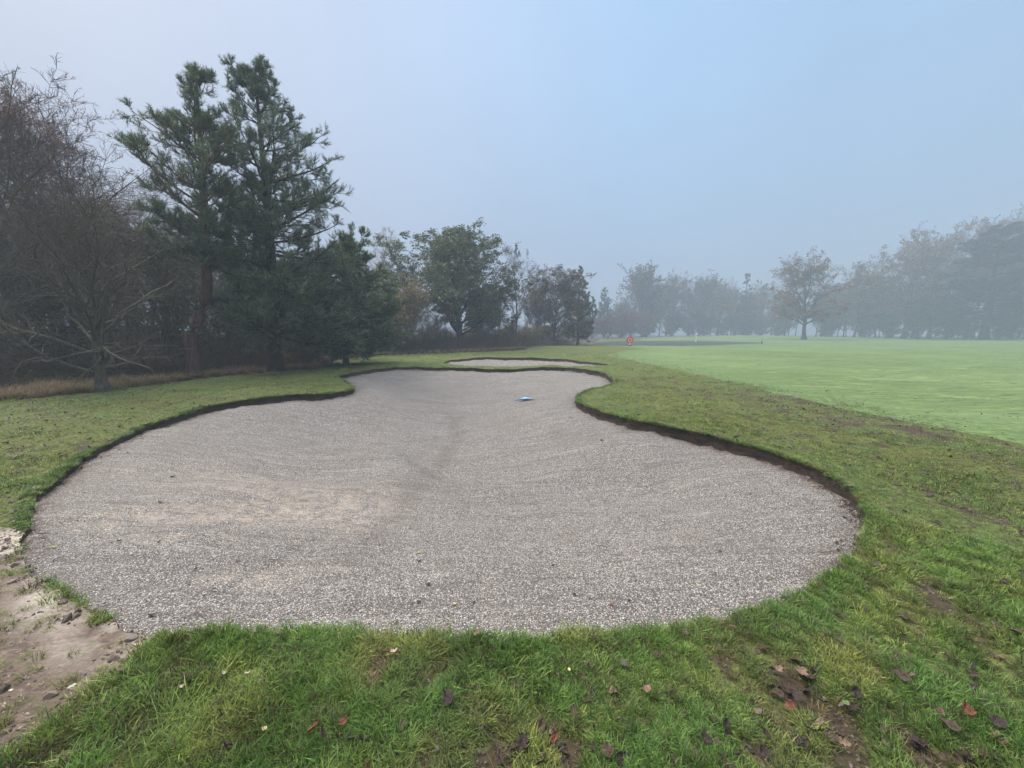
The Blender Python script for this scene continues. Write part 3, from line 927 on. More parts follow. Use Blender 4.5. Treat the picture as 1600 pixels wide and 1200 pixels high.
plant_bare(bareB, 10.3, 22, 15.0, 78, 'tall bare tree rising above the thicket at the far left', rz=.6, half=118)
plant_bare(bareF, 8.4, 148, 10.6, 240, 'gnarled bare tree with a thick grey trunk nearest the grass at left', rz=2.0, wid=1.0)
plant_bare(bareB, 10.3, 120, 17.0, 160, 'bare purple-brown tree behind the gnarled tree at left', rz=2.2, wid=1.25)
plant_bare(bareF, 8.4, -70, 11.5, 240, 'wide bare tree at the left border of the picture', rz=4.0)
plant_bare(bareC, 6.6, 240, 13.6, 330, 'multi-stemmed bare tree just left of the crooked pine', rz=1.0)
plant_bare(holly, 6.0, 60, 14.5, 400, 'dark evergreen bush left of the gnarled bare tree', rz=0.3, wid=1.25, kind='evergreen_bush')
plant_bare(holly, 6.0, 215, 16.0, 380, 'dark evergreen bush behind and right of the gnarled bare tree', rz=1.3, wid=1.3, kind='evergreen_bush')
plant_bare(holly, 6.0, 345, 18.5, 420, 'dark evergreen bush between the two tall pines', rz=2.3, wid=1.2, kind='evergreen_bush')
plant_bare(bareB, 10.3, -28, 16.0, 92, 'tall bare tree cut by the left border, beside the tallest bare crown', rz=3.6, wid=.8)
plant_bare(bareB, 10.3, 82, 18.5, 130, 'bare fine-twigged tree between the far-left tall crown and the pines', rz=5.1, wid=.85)
lab_deep = 'bare twiggy tree deep in the dark wood'
rr_ = random.Random(5)
for px, dp, top, kd in [(-160, 16, 230, 'B'), (-60, 20, 210, 'A'), (40, 19, 240, 'A'), (95, 22, 250, 'B'), (170, 20, 255, 'B'), (215, 24, 285, 'A'), (265, 21, 310, 'A'),
                        (300, 26, 345, 'B'), (340, 23, 365, 'C'), (385, 28, 385, 'A'), (420, 25, 420, 'C'), (460, 30, 400, 'B'), (500, 33, 420, 'D'), (520, 30, 430, 'D'),
                        (545, 34, 410, 'B'), (-230, 20, 240, 'A'), (-330, 26, 250, 'B'), (10, 27, 270, 'A'), (130, 29, 290, 'A'), (240, 33, 330, 'B'), (180, 38, 340, 'A'), (320, 38, 370, 'A'),
                        (-120, 30, 270, 'A'), (60, 38, 320, 'B'), (400, 40, 400, 'B'), (475, 42, 425, 'A'), (560, 44, 430, 'D'), (-60, 42, 320, 'A')]:
    mm_, hk = {'A': (bareA, 8.4), 'B': (bareB, 10.3), 'C': (bareC, 6.6), 'D': (bareD, 8.2)}[kd]
    plant_bare(mm_, hk, px, dp, top + (25 if px < 290 else 5), lab_deep, 'bare trees deep in the left wood', wid=rr_.uniform(1.0, 1.35))
# thin saplings right of the big pine
for px, dp, top in [(452, 19, 440), (470, 21, 452), (488, 20, 450), (503, 22, 440), (517, 21, 470), (463, 25, 430), (365, 19.5, 420), (390, 20.5, 430), (505, 27, 430), (530, 26, 440), (556, 28, 440), (575, 30, 425)]:
    plant_bare(bareD, 8.2, px, dp, top, 'thin bare sapling at the wood edge', 'saplings at the wood edge', wid=.9, kind='sapling')

# ---- middle distance
orng = broad('orange_sapling', 61, 3.0, .25, 1.2, .04, (.09, .55, .05), 'orange', 'bark_grey', 'bark_grey', 9, 5, 5, 3, .9, .03, per=1, twigr=.006)
plant_bare(orng, 2.9, 556, 24.5, 478, 'small sapling with orange autumn leaves at the wood edge', kind='sapling', rz=.4, wid=1.3)
birch = broad('birch', 62, 12, .25, 2.6, .12, (.06, .5, .06), 'tan', 'bark_pale', 'bark_pale', 18, 7, 6, 4, .5, .05, sag=.12, per=1, twigr=.009)
plant_bare(birch, 11.6, 588, 36, 358, 'pale feathery birch showing above the shorter pine', kind='birch_tree', wid=.9, rz=1)
tanT = broad('tan_tree', 63, 7, .12, 2.6, .08, (.09, .85, .07), 'tan', 'bark_grey', 'bark_grey', 12, 6, 6, 4, .62, .07, multi=3, per=1)
plant_bare(tanT, 6.6, 606, 30, 412, 'tan-leaved multi-stemmed tree left of the big green oak', wid=1.1, rz=0, kind='autumn_tree')
plant_bare(tanT, 6.6, 636, 33, 430, 'greyer thin-leaved tree crowding the left side of the green oak', wid=1.0, rz=2.1, kind='autumn_tree')
oliveT = broad('olive_tree', 64, 8, .15, 3.2, .13, (.12, .75, .10), 'olive', 'bark_grey', 'bark_grey', 22, 8, 7, 4, .75, .05, per=2)
plant_bare(oliveT, 7.8, 628, 41, 405, 'olive-green tree behind the left side of the green oak', wid=.95, rz=2.0, kind='leafy_tree')
oak = broad('oak', 65, 12, .17, 6.3, .46, (.17, .95, .13), 'oak', 'bark_pine', 'bark_grey', 34, 9, 8, 4, .85, .04,
            env=lambda t: np.interp(t, [0, .15, .4, .7, .9, 1], [.80, .92, 1.0, .88, .62, .35]), per=3, twigr=.014, twob=.02)
plant_bare(oak, 12.0, 719, 37, 356, 'big round green oak with a thick dark trunk beyond the bunkers', kind='oak_tree', rz=.9, half=90)
plant_bare(smallbare, 4.4, 668, 35.5, 468, 'low bare V-forked tree under the left side of the green oak', kind='small_tree', rz=.3, wid=1.1)
plant_bare(smallbare, 4.4, 688, 38.5, 480, 'second low forked tree close to the left of the oak trunk', kind='small_tree', rz=1.9)
plant_bare(smallbare, 4.4, 757, 38.0, 470, 'low forked tree under the right side of the green oak', kind='small_tree', rz=3.1, wid=1.1)
ghost = broad('bare_slender', 66, 11, .25, 3.0, .15, (.10, .22, .07), 'olive', 'bark_grey', 'bark_purple', 18, 7, 7, 4, .6, .06, per=1, twigr=.012)
plant_bare(ghost, 10.8, 806, 43, 380, 'slender half-bare tree immediately right of the green oak', rz=2.5, wid=.95)
plant_bare(oliveT, 7.8, 782, 42, 440, 'small dull green tree tucked under the right edge of the oak', wid=1.0, rz=.7, kind='leafy_tree')
dense = broad('dense_twiggy', 67, 9, .10, 3.6, .14, (.13, .85, .10), 'greybrown', 'bark_grey', 'bark_purple', 28, 9, 8, 4, .75, .05, per=1, twigr=.014)
plant_bare(dense, 8.9, 868, 48, 416, 'dense rounded grey-brown tree right of the slender tree', rz=.4, half=46)
plant_bare(dense, 8.9, 838, 50, 438, 'smaller brown tree between slender tree and dense rounded tree', rz=1.4, wid=.8)
cone = pine('pine_mid', 68, 10, [(0, 0, 0), (1, .1, 0)], lerp_env([(0, 2.4), (.3, 2.6), (.6, 2.0), (.9, .9), (1, .2)]), lerp_env([(0, 2.4), (.3, 2.6), (.6, 2.0), (.9, .9), (1, .2)]),
            .05, .16, 'bark_pine', 90, 7, 6, .12, (.22, .013, 10))
plant_bare(cone, 10.0, 903, 52, 418, 'pale green pine right behind the dense rounded tree', kind='pine_tree', rz=0, wid=.95)
plant_bare(cone, 10.0, 943, 64, 450, 'small hazy pine left of the red target marker', kind='pine_tree', rz=2.0, wid=.8)
bush = broad('shrub', 69, 3.4, .05, 2.0, .05, (.12, .55, .08), 'rust', 'bark_grey', 'bark_purple', 10, 6, 5, 4, .8, .05, multi=4, per=1, twigr=.012)
for px, dp, top in [(925, 60, 490), (950, 58, 492), (968, 62, 484), (985, 66, 486), (905, 54, 488), (1010, 70, 488)]:
    plant_bare(bush, 3.2, px, dp, top, 'reddish twiggy shrub in the hazy row', 'reddish shrubs behind the marker', kind='shrub')
obush = broad('olive_shrub', 70, 2.6, .05, 1.7, .04, (.085, .5, .07), 'tan', 'bark_grey', 'bark_grey', 9, 6, 5, 4, .85, .05, multi=4, per=1, twigr=.008)
for px, dp, top in [(590, 32, 510), (615, 34, 508), (645, 37, 512), (700, 42, 505), (740, 44, 505), (780, 41, 505), (800, 44, 500), (825, 46, 500), (845, 48, 498), (870, 52, 498), (665, 42, 500), (570, 27, 520),
                    (540, 24, 525), (495, 19.0, 535), (475, 18.5, 545), (455, 18.0, 540), (515, 21, 535)]:
    plant_bare(obush, 2.5, px, dp, top, 'low scrubby bush in the undergrowth', 'scrub bushes along the wood edge', kind='scrub_bush', wid=1.2)

# ---- far trees in the haze
farA = broad('far_round', 71, 13, .14, 5.4, .28, (.27, .75, .18), 'greybrown', 'bark_grey', 'bark_grey', 30, 9, 7, 3, .78, .05, per=1, twigr=.022)
farB = broad('far_bare', 72, 12, .24, 4.6, .24, (.20, .22, .14), 'brown', 'bark_grey', 'bark_grey', 26, 9, 8, 4, .75, .06, per=1, twigr=.022)
farOak = broad('far_oak', 73, 12.5, .24, 5.2, .34, (.21, .34, .13), 'brown', 'bark_grey', 'bark_grey', 28, 9, 8, 4, .9, .05, per=1, twigr=.020, wob1=.2)
spruce = pine('spruce', 74, 12, [(0, 0, 0), (1, 0, 0)], lerp_env([(0, 2.8), (1, .15)]), lerp_env([(0, 2.8), (1, .15)]), .08, .16, 'bark_pine', 70, 5, 4, .0, (.30, .03, 9), mat='needles_far', up=.0)
cedar = pine('cedar', 75, 16, [(0, 0, 0), (1, .3, 0)], lerp_env([(0, 4.0), (.3, 6.2), (.6, 5.0), (.85, 3.0), (1, .8)]), lerp_env([(0, 4.0), (.3, 6.0), (.6, 5.0), (.85, 3.0), (1, .8)]),
             .12, .40, 'bark_pine', 80, 8, 6, .02, (.34, .034, 9), mat='needles_far', flat=True, up=.02)
plant_bare(farA, 12.8, 1003, 76, 413, 'broad hazy tree right of the red target marker, tallest of its row', rz=.2, half=34, kind='broadleaf_tree')
plant_bare(farB, 11.8, 1050, 80, 424, 'thin-topped bare tree next to the broad hazy tree', rz=1.2, half=26)
plant_bare(farA, 12.8, 1092, 84, 430, 'rounded hazy tree directly above the white flagstick', rz=2.2, half=32, kind='broadleaf_tree')
plant_bare(farB, 11.8, 1122, 88, 436, 'faint bare tree right of the rounded tree above the flagstick', rz=3.3)
plant_bare(spruce, 12.0, 1161, 84, 428, 'pointed dark conifer in the far hazy row', rz=0, kind='conifer_tree', wid=1.05)
plant_bare(farA, 12.8, 1142, 92, 448, 'low hazy tree left of the pointed conifer', rz=5.2, kind='broadleaf_tree')
plant_bare(farB, 11.8, 1187, 86, 440, 'faint bare tree right of the pointed conifer', rz=.7)
plant_bare(farA, 12.8, 1030, 92, 440, 'faint rounded tree behind the broad hazy tree', rz=4.1, kind='broadleaf_tree')
plant_bare(farOak, 12.4, 1257, 50.5, 394, 'lone spreading oak with sparse brown leaves standing on the fairway edge', rz=.5, kind='oak_tree', half=60)
plant_bare(farB, 11.8, 1335, 66, 403, 'twisted bare tree right of the lone spreading oak', rz=2.5, wid=1.0)
plant_bare(farA, 12.8, 1300, 74, 440, 'low hazy tree between the lone oak and the twisted tree', rz=1.1, kind='broadleaf_tree', wid=.9)
plant_bare(farB, 11.8, 1368, 70, 425, 'bare tree between the twisted tree and the tall right-hand trees', rz=4.4)
plant_bare(farOak, 12.4, 1412, 62, 372, 'pale brown tree at the left end of the tall right-hand trees', rz=3.0)
plant_bare(farOak, 12.4, 1452, 64, 350, 'tall pale brown tree left of the dark cedar-like conifer', rz=1.5, wid=.9)
plant_bare(cedar, 16.0, 1538, 54, 352, 'large dark conifer with layered drooping boughs at right', rz=.4, kind='conifer_tree', half=72)
plant_bare(farB, 11.8, 1520, 63, 332, 'tall bare-topped tree rising behind the dark layered conifer', rz=2.9, wid=.9)
plant_bare(farB, 11.8, 1580, 62, 330, 'tall bare-topped tree at the right border of the picture', rz=.9, wid=.9)
plant_bare(farOak, 12.4, 1604, 58, 372, 'brown-leaved tree at the right border in front of the bare-topped tree', rz=3.9, wid=.9)
for px, dp, top in [(1215, 78, 458), (1232, 84, 465), (1275, 82, 452), (1318, 78, 448), (1350, 80, 448), (1390, 74, 440), (1425, 72, 430), (1480, 70, 400), (1560, 72, 380), (1630, 60, 350), (1690, 58, 345), (1760, 54, 330), (970, 78, 470),
                    (1075, 96, 450), (1170, 98, 455), (1110, 104, 455), (1010, 100, 452)]:
    plant_bare(farB if px % 2 else farA, 12.0, px, dp, top, 'faint hazy tree in the back rows', 'faint back-row trees', wid=rr_.uniform(.8, 1.0), kind='distant_tree')
fbush = broad('far_shrub', 76, 5, .05, 2.9, .08, (.24, .6, .15), 'olive', 'bark_grey', 'bark_grey', 10, 6, 5, 3, .8, .05, multi=4, per=1, twigr=.02)
plant_bare(fbush, 4.8, 1435, 58, 462, 'rounded olive bush below the tall pale brown tree', rz=0, kind='large_bush', wid=1.0)
for px, dp, top in [(1385, 62, 485), (1480, 56, 478), (1590, 58, 474), (1510, 60, 490), (1560, 55, 495), (1640, 60, 474), (1350, 72, 492), (1290, 76, 495), (1215, 84, 492), (1160, 88, 495), (1100, 88, 490), (1050, 84, 488), (1010, 82, 490),
                    (1075, 92, 492), (1130, 90, 492), (975, 74, 492), (1185, 92, 488)]:
    plant_bare(fbush, 4.8, px, dp, top, 'low hazy bush under the far trees', 'bushes under the far trees', kind='hazy_bush')
# slim trunks in the gap under the far right trees
slim = broad('slim_tree', 77, 8, .45, 2.0, .12, (.2, .3, .12), 'brown', 'bark_grey', 'bark_grey', 10, 5, 5, 3, .6, .06, per=1, twigr=.02)
for i, px in enumerate([1226, 1243, 1283, 1296, 1309, 1322, 1345, 1358, 1374, 1392, 1462, 1497, 1205, 1190, 1142, 1119]):
    plant_bare(slim, 7.8, px, 68 + (i * 5) % 11, 452 + (i * 7) % 20, 'slim young tree in the hazy line', 'slim trees in the far line', kind='slim_tree')

relabel()

# ------------------------------------------------------------------ instanced ground cover (stuff)
def blade_tuft(name, seed, n, rad, hmin, hmax, wd, lean, mat, segs=3, dead=.0):
    r = np.random.default_rng(seed)
    a = r.uniform(0, 2 * PI, n); q = rad * np.sqrt(r.uniform(0, 1, n))
    P = np.stack([np.cos(a) * q, np.sin(a) * q, np.full(n, -.006)], 1)
    az = a + r.normal(0, .9, n)
    L = r.uniform(hmin, hmax, n); ln = r.uniform(lean[0], lean[1], n)
    side = np.stack([-np.sin(az), np.cos(az), np.zeros(n)], 1)
    out_ = np.stack([np.cos(az), np.sin(az), np.zeros(n)], 1)
    V = []
    for s in range(segs):
        t = s / segs
        p = P + out_ * (L * np.sin(ln) * t ** 1.6)[:, None] + np.array([0, 0, 1.]) * (L * (t - .5 * t * t * np.sin(ln)) * np.cos(ln * .8))[:, None]
        wv = wd * (1 - t * .6)
        V += [p - side * wv, p + side * wv]
    tip = P + out_ * (L * np.sin(ln))[:, None] + np.array([0, 0, 1.]) * (L * (1 - .5 * np.sin(ln)) * np.cos(ln * .8))[:, None]
    V.append(tip)
    m = len(V); V = np.stack(V, 1).reshape(-1, 3); b = np.arange(n)[:, None] * m
    quads = np.vstack([b + np.array([[2 * s, 2 * s + 1, 2 * s + 3, 2 * s + 2]]) for s in range(segs - 1)])
    tris = b + np.array([[2 * segs - 2, 2 * segs - 1, 2 * segs]])
    var = np.repeat(np.clip(r.normal(.5, .22, n), 0, 1), m)
    o = bpy.data.objects.new(name, np_mesh(name, V, [quads, tris], mat, var, smooth=True))
    return o

def mat_blade():
    m, n, p, o = newmat('grass blades')
    a = n.nodes.new('ShaderNodeAttribute'); a.attribute_name = 'var'
    i = n.nodes.new('ShaderNodeAttribute'); i.attribute_type = 'INSTANCER'; i.attribute_name = 'col'
    c = mixc(n, 1.0, i.outputs['Color'], ramp(n, a.outputs['Fac'], [(0, (.22, .25, .25)), (.4, (.75, .80, .75)), (.75, (1.35, 1.3, 1.1)), (1, (2.3, 1.9, 1.8))]).outputs[0], 'MULTIPLY')
    n.links.new(c, p.inputs['Base Color'])
    p.inputs['Roughness'].default_value = .5
    p.inputs['Specular IOR Level'].default_value = .35
    t = n.nodes.new('ShaderNodeBsdfTranslucent'); n.links.new(c, t.inputs['Color'])
    mx = n.nodes.new('ShaderNodeMixShader'); mx.inputs[0].default_value = .3
    n.links.new(p.outputs[0], mx.inputs[1]); n.links.new(t.outputs[0], mx.inputs[2])
    n.links.new(mx.outputs[0], o.inputs['Surface'])
    return m
M['blade'] = mat_blade()

def instancer(name, P, rot, scl, idx, col, protos):
    me = bpy.data.meshes.new(name)
    me.vertices.add(len(P)); me.vertices.foreach_set('co', np.asarray(P, np.float32).ravel())
    for k, ty, key, v in (('rot', 'FLOAT_VECTOR', 'vector', rot), ('scl', 'FLOAT_VECTOR', 'vector', scl), ('idx', 'INT', 'value', idx), ('col', 'FLOAT_COLOR', 'color', col)):
        a = me.attributes.new(k, ty, 'POINT')
        a.data.foreach_set(key, np.asarray(v, np.int32 if ty == 'INT' else np.float32).ravel())
    o = link(name, me)
    coll = bpy.data.collections.new(name + '_kinds')
    for i, p_ in enumerate(protos):
        p_.name = 'k%02d_%s' % (i, name)
        coll.objects.link(p_)
    ng = bpy.data.node_groups.new(name, 'GeometryNodeTree')
    ng.interface.new_socket(name='Geometry', in_out='INPUT', socket_type='NodeSocketGeometry')
    ng.interface.new_socket(name='Geometry', in_out='OUTPUT', socket_type='NodeSocketGeometry')
    gi = ng.nodes.new('NodeGroupInput'); go = ng.nodes.new('NodeGroupOutput')
    ip = ng.nodes.new('GeometryNodeInstanceOnPoints')
    ci = ng.nodes.new('GeometryNodeCollectionInfo'); ci.inputs[0].default_value = coll
    ci.inputs['Separate Children'].default_value = True; ci.inputs['Reset Children'].default_value = True
    ip.inputs['Pick Instance'].default_value = True
    def na(nm, ty):
        x = ng.nodes.new('GeometryNodeInputNamedAttribute'); x.data_type = ty; x.inputs[0].default_value = nm
        return x.outputs[0]
    L = ng.links
    L.new(gi.outputs[0], ip.inputs['Points']); L.new(ci.outputs[0], ip.inputs['Instance'])
    L.new(na('idx', 'INT'), ip.inputs['Instance Index'])
    L.new(na('rot', 'FLOAT_VECTOR'), ip.inputs['Rotation']); L.new(na('scl', 'FLOAT_VECTOR'), ip.inputs['Scale'])
    L.new(ip.outputs[0], go.inputs[0])
    md = o.modifiers.new('scatter', 'NODES'); md.node_group = ng
    return o

gr = np.random.default_rng(77)
def scatter(nn, rmin, rmax, amax=62):
    a = np.radians(gr.uniform(-amax, amax, nn)); rr2 = np.sqrt(gr.uniform(rmin ** 2, rmax ** 2, nn))
    return np.sin(a) * rr2, np.cos(a) * rr2
X, Y, S, K_ = [], [], [], []
for nn, r0_, r1_, s_, kinds in [(15000, .95, 2.6, 1.0, (0, 1, 2, 3)), (17000, 2.5, 4.6, .95, (0, 1, 2, 3)), (17000, 4.5, 8.5, 1.0, (4, 5)), (17000, 8.3, 15, 1.25, (4, 5)), (15000, 15, 30, 2.0, (4, 5))]:
    x, y = scatter(nn, r0_, r1_); X.append(x); Y.append(y); S.append(np.full(nn, s_)); K_.append(gr.choice(kinds, nn))
# a fringe of longer blades hanging over the cut edges
NF = 9000
fi = gr.integers(0, len(b1), NF)
out2 = b1[fi] - np.array([b1[:, 0].mean(), b1[:, 1].mean()])
nrmT = np.roll(b1, -1, 0) - np.roll(b1, 1, 0); nrmT = unit(nrmT); nO = np.stack([-nrmT[:, 1], nrmT[:, 0]], 1)
tst = b1 + nO * .05; nO = nO * np.where(inpoly(tst[:, 0], tst[:, 1], b1), -1, 1)[:, None]      # outward
fx = b1[fi] + nO[fi] * gr.uniform(-.012, .07, NF)[:, None]
dfr = np.hypot(fx[:, 0], fx[:, 1])
keep = gr.uniform(0, 1, NF) < np.clip(6.0 / dfr, .35, 1)
fx = fx[keep]; X.append(fx[:, 0]); Y.append(fx[:, 1]); S.append(np.clip(.55 + .035 * np.hypot(fx[:, 0], fx[:, 1]), .6, 1.0)); K_.append(gr.choice((0, 1, 4), len(fx)))
X = np.concatenate(X); Y = np.concatenate(Y); S = np.concatenate(S); K_ = np.concatenate(K_)
fringe = np.arange(len(X)) >= len(X) - len(fx)
dfw = dist_idx(X, Y, fwx)[0]
bad = (inpoly(X, Y, b1) & ~fringe) | inpoly(X, Y, b2) | (inpoly(X, Y, fwx) & (gr.uniform(0, 1.3, len(X)) < dfw + .25)) | inpoly(X, Y, wlx)
ins = inpoly(X, Y, soilx)
strip = (np.abs((Y - 2.62) - (X + 3.2) * -.62) < .13) & (X < -2.3)
bad |= ins & ~(strip & (gr.uniform(0, 1, len(X)) < .8)) & (gr.uniform(0, 1, len(X)) > .05 + .10 * (smooth_noise(X, Y, 9, 7) > .5))
mud = mud_total(X, Y)
bad |= (mud > .19) & (gr.uniform(0, 1, len(X)) < .88)
ok = ~bad
X, Y, S, K_, mud, ins = X[ok], Y[ok], S[ok], K_[ok], mud[ok], ins[ok]
D = np.hypot(X, Y)
n_ = len(X)
n1_ = smooth_noise(X, Y, 21, 2.2); n2_ = smooth_noise(X, Y, 22, 9.0); n3_ = gr.normal(0, 1, n_)
green = np.array([.138, .228, .040]); deep = np.array([.085, .178, .042]); yel = np.array([.25, .255, .068]); brn = np.array([.17, .14, .060]); olv = np.array([.135, .215, .050])
col = np.tile(green, (n_, 1))
def bl(c, t, t1): t = np.clip(t, 0, 1)[:, None]; return c * (1 - t) + t1 * t
col = bl(col, .5 + .6 * n1_, deep)
col = bl(col, .5 * n2_ + .02 + .16 * n3_, yel)
col = bl(col, (mud - .04) * 5, brn * .9)
midb = g(X, Y, 7.5, 8.5, 4.5, 4.5, 1.0) * .6
col = bl(col, midb, olv)
col = bl(col, ins * .6, yel * .8)
col = bl(col, np.where((X < -3.5), .35, 0), np.array([.105, .175, .036]))
col = bl(col, (D - 11) / 20 * .7, np.array([.17, .25, .060]))
fe = np.exp(-(dist_idx(X, Y, fwx)[0] / 1.3) ** 2) * .8
col = bl(col, fe, np.array([.135, .215, .065]))
scuff = (gr.uniform(0, 1, n_) < np.where(D > 4, .10 + .35 * midb + .14 * (smooth_noise(X, Y, 55, 4) > .25) * (X < -3), .13))
col = np.where(scuff[:, None], np.array([.085, .058, .036]), col)
col *= np.clip(1 + np.where(D > 4.5, .28, .2) * n3_, .45, 1.7)[:, None]
colf = np.column_stack([col, np.ones(n_)])
tall = 1 + .35 * np.clip(smooth_noise(X, Y, 31, 3.3), -.8, 1)
S = S * tall * gr.uniform(.55, 1.2, n_) * .85
S = np.where(mud > .12, S * .7, S)
# blades lie over in swathes
swx = .40 * smooth_noise(X, Y, 41, 4.0) + gr.normal(0, .16, n_); swy = .40 * smooth_noise(X, Y, 42, 4.0) + gr.normal(0, .16, n_)
rot = np.column_stack([swx, swy, gr.uniform(0, 6.28, n_)])
protos = [blade_tuft('t', 1, 42, .045, .045, .095, .0022, (.3, 1.25), M['blade']),
          blade_tuft('t', 2, 34, .05, .035, .075, .0024, (.4, 1.35), M['blade']),
          blade_tuft('t', 3, 36, .05, .030, .065, .0020, (.5, 1.45), M['blade']),
          blade_tuft('t', 4, 26, .04, .05, .12, .0023, (.3, 1.2), M['blade']),
          blade_tuft('t', 5, 30, .085, .022, .050, .0026, (.3, 1.3), M['blade'], 2),
          blade_tuft('t', 6, 26, .095, .018, .042, .0030, (.4, 1.4), M['blade'], 2)]
o = instancer('grass', np.column_stack([X, Y, H(X, Y)]), rot, np.column_stack([S, S, S * np.where(D > 8, .7, 1.0)]), K_, colf, protos)
tag(o, 'green rough grass round the bunkers', 'grass', kind='stuff')

# dry pale grass and brambles along the left wood edge
nd = 4200
tt_ = gr.uniform(0, 1, nd); wi = (tt_ * (len(wl) - 1) * .62).astype(int)
off = np.abs(gr.normal(0, 1.0, nd)) + .1
tv_ = unit(wl[np.minimum(wi + 1, len(wl) - 1)] - wl[wi]); nv = np.stack([-tv_[:, 1], tv_[:, 0]], 1)
dx = wl[wi] + nv * off[:, None]
ok = inpoly(dx[:, 0], dx[:, 1], wlx); dx = dx[ok]
extra = np.column_stack([gr.uniform(-22, -11, 1500), gr.uniform(7.5, 12, 1500)]); extra = extra[inpoly(extra[:, 0], extra[:, 1], wlx)]
dx = np.vstack([dx, extra])
tan_ = np.array([.25, .185, .105]); dul = np.array([.12, .10, .050])
u_ = np.clip(.5 + .6 * smooth_noise(dx[:, 0], dx[:, 1], 51, 1.5) + gr.normal(0, .2, len(dx)), 0, 1)[:, None]
cc = tan_ * (1 - u_) + dul * u_
sc_ = gr.uniform(.6, 1.3, len(dx))
dp_ = [blade_tuft('d', 7, 34, .10, .15, .48, .004, (.1, .9), M['blade'], 3), blade_tuft('d', 8, 26, .14, .10, .30, .004, (.3, 1.3), M['blade'], 3)]
o = instancer('dry_grass', np.column_stack([dx, H(dx[:, 0], dx[:, 1])]), np.column_stack([gr.normal(0, .15, (len(dx), 2)), gr.uniform(0, 6.28, len(dx))]),
              np.column_stack([sc_, sc_, sc_ * .75]), gr.integers(0, 2, len(dx)), np.column_stack([cc, np.ones(len(dx))]), dp_)
tag(o, 'pale dry grass along the foot of the dark wood at left', 'dry grass', kind='stuff')

# tangled undergrowth deeper in the woods
def bramble(seed):
    r = np.random.default_rng(seed); n = 60
    P = np.column_stack([r.normal(0, .5, (n, 2)), np.zeros(n)])
    D_ = unit(r.normal(0, 1, (n, 3)) * [1, 1, .3] + [0, 0, 1.1])
    p1, q1 = grow(r, P, D_, r.uniform(.7, 2.0, n), np.full(n, .012), np.full(n, .005), 6, .22, -.06)
    a = along(r, p1, q1, 5, .2, 1, r.uniform(.4, .9, n), .8, .2)
    p2, q2 = grow(r, a[0], a[1], a[2], np.full(len(a[2]), .007), np.full(len(a[2]), .003), 3, .2, 0)
    v, f = join([tubes(p1, q1, 3), tubes(p2, q2, 3)])
    lv, lf, va = leaves(r, p2[::3, 1:].reshape(-1, 3), .045, .06, 1)
    me = np_mesh('bramble', np.vstack([v, lv]), [f, lf + len(v)], M['bark_bare'], np.concatenate([np.full(len(v), .5), va]))
    me.materials.append(M['holly']); me.polygons.foreach_set('material_index', np.concatenate([np.zeros(len(f)), np.ones(len(lf))]).astype(np.int32))
    return bpy.data.objects.new('b', me)
nb = 1500
bx = np.column_stack([gr.uniform(-50, 8, nb), gr.uniform(10, 55, nb)])
bx = bx[inpoly(bx[:, 0], bx[:, 1], wlx)]
dE, _ = dist_idx(bx[:, 0], bx[:, 1], wl)
bx = bx[(dE > 1.9)]; nb = len(bx)
sb = gr.uniform(.6, 1.35, nb)
o = instancer('undergrowth', np.column_stack([bx, H(bx[:, 0], bx[:, 1])]), np.column_stack([np.zeros((nb, 2)), gr.uniform(0, 6.28, nb)]), np.column_stack([sb, sb, sb]),
              gr.integers(0, 3, nb), np.ones((nb, 4)), [bramble(1), bramble(2), bramble(3)])
tag(o, 'dark tangled brambles and twigs under the trees', 'undergrowth', kind='stuff')

# loose stone chippings lying on the near gravel
def chip(seed):
    r = np.random.default_rng(seed)
    import bmesh
    bm = bmesh.new(); bmesh.ops.create_icosphere(bm, subdivisions=1, radius=1.0)
    for v in bm.verts: v.co *= r.uniform(.7, 1.2)
    me = bpy.data.meshes.new('chip'); bm.to_mesh(me); bm.free(); me.materials.append(M['chip'])
    return bpy.data.objects.new('c', me)
m, n, p, o = newmat('chip'); i = n.nodes.new('ShaderNodeAttribute'); i.attribute_type = 'INSTANCER'; i.attribute_name = 'col'
n.links.new(i.outputs['Color'], p.inputs['Base Color']); p.inputs['Roughness'].default_value = .7
M['chip'] = m
cx_, cy_ = scatter(85000, 1.8, 5.2)
far = gr.uniform(0, 1, len(cx_)) < np.clip((3.0 / np.hypot(cx_, cy_)) ** 1.6, 0, 1)
cx_, cy_ = cx_[far], cy_[far]
ok = inpoly(cx_, cy_, b1); cx_, cy_ = cx_[ok], cy_[ok]; nc = len(cx_)
cz = G(cx_, cy_, 1)
v_ = gr.uniform(0, 1, nc) ** 1.2
cc = np.column_stack([.10 + .50 * v_, .094 + .475 * v_, .088 + .45 * v_]); hb = gr.uniform(0, 1, nc) < .12
cc[hb] *= np.array([1.1, .8, .62])
ss = gr.uniform(.0026, .0054, nc)
o = instancer('loose_gravel', np.column_stack([cx_, cy_, cz + .001]), gr.uniform(0, 6.28, (nc, 3)), np.column_stack([ss * gr.uniform(.8, 1.5, nc), ss, ss * .75]), gr.integers(0, 3, nc),
              np.column_stack([cc, np.ones(nc)]), [chip(1), chip(2), chip(3)])
tag(o, 'grey stone chippings covering the bunker floor', 'gravel', kind='stuff')

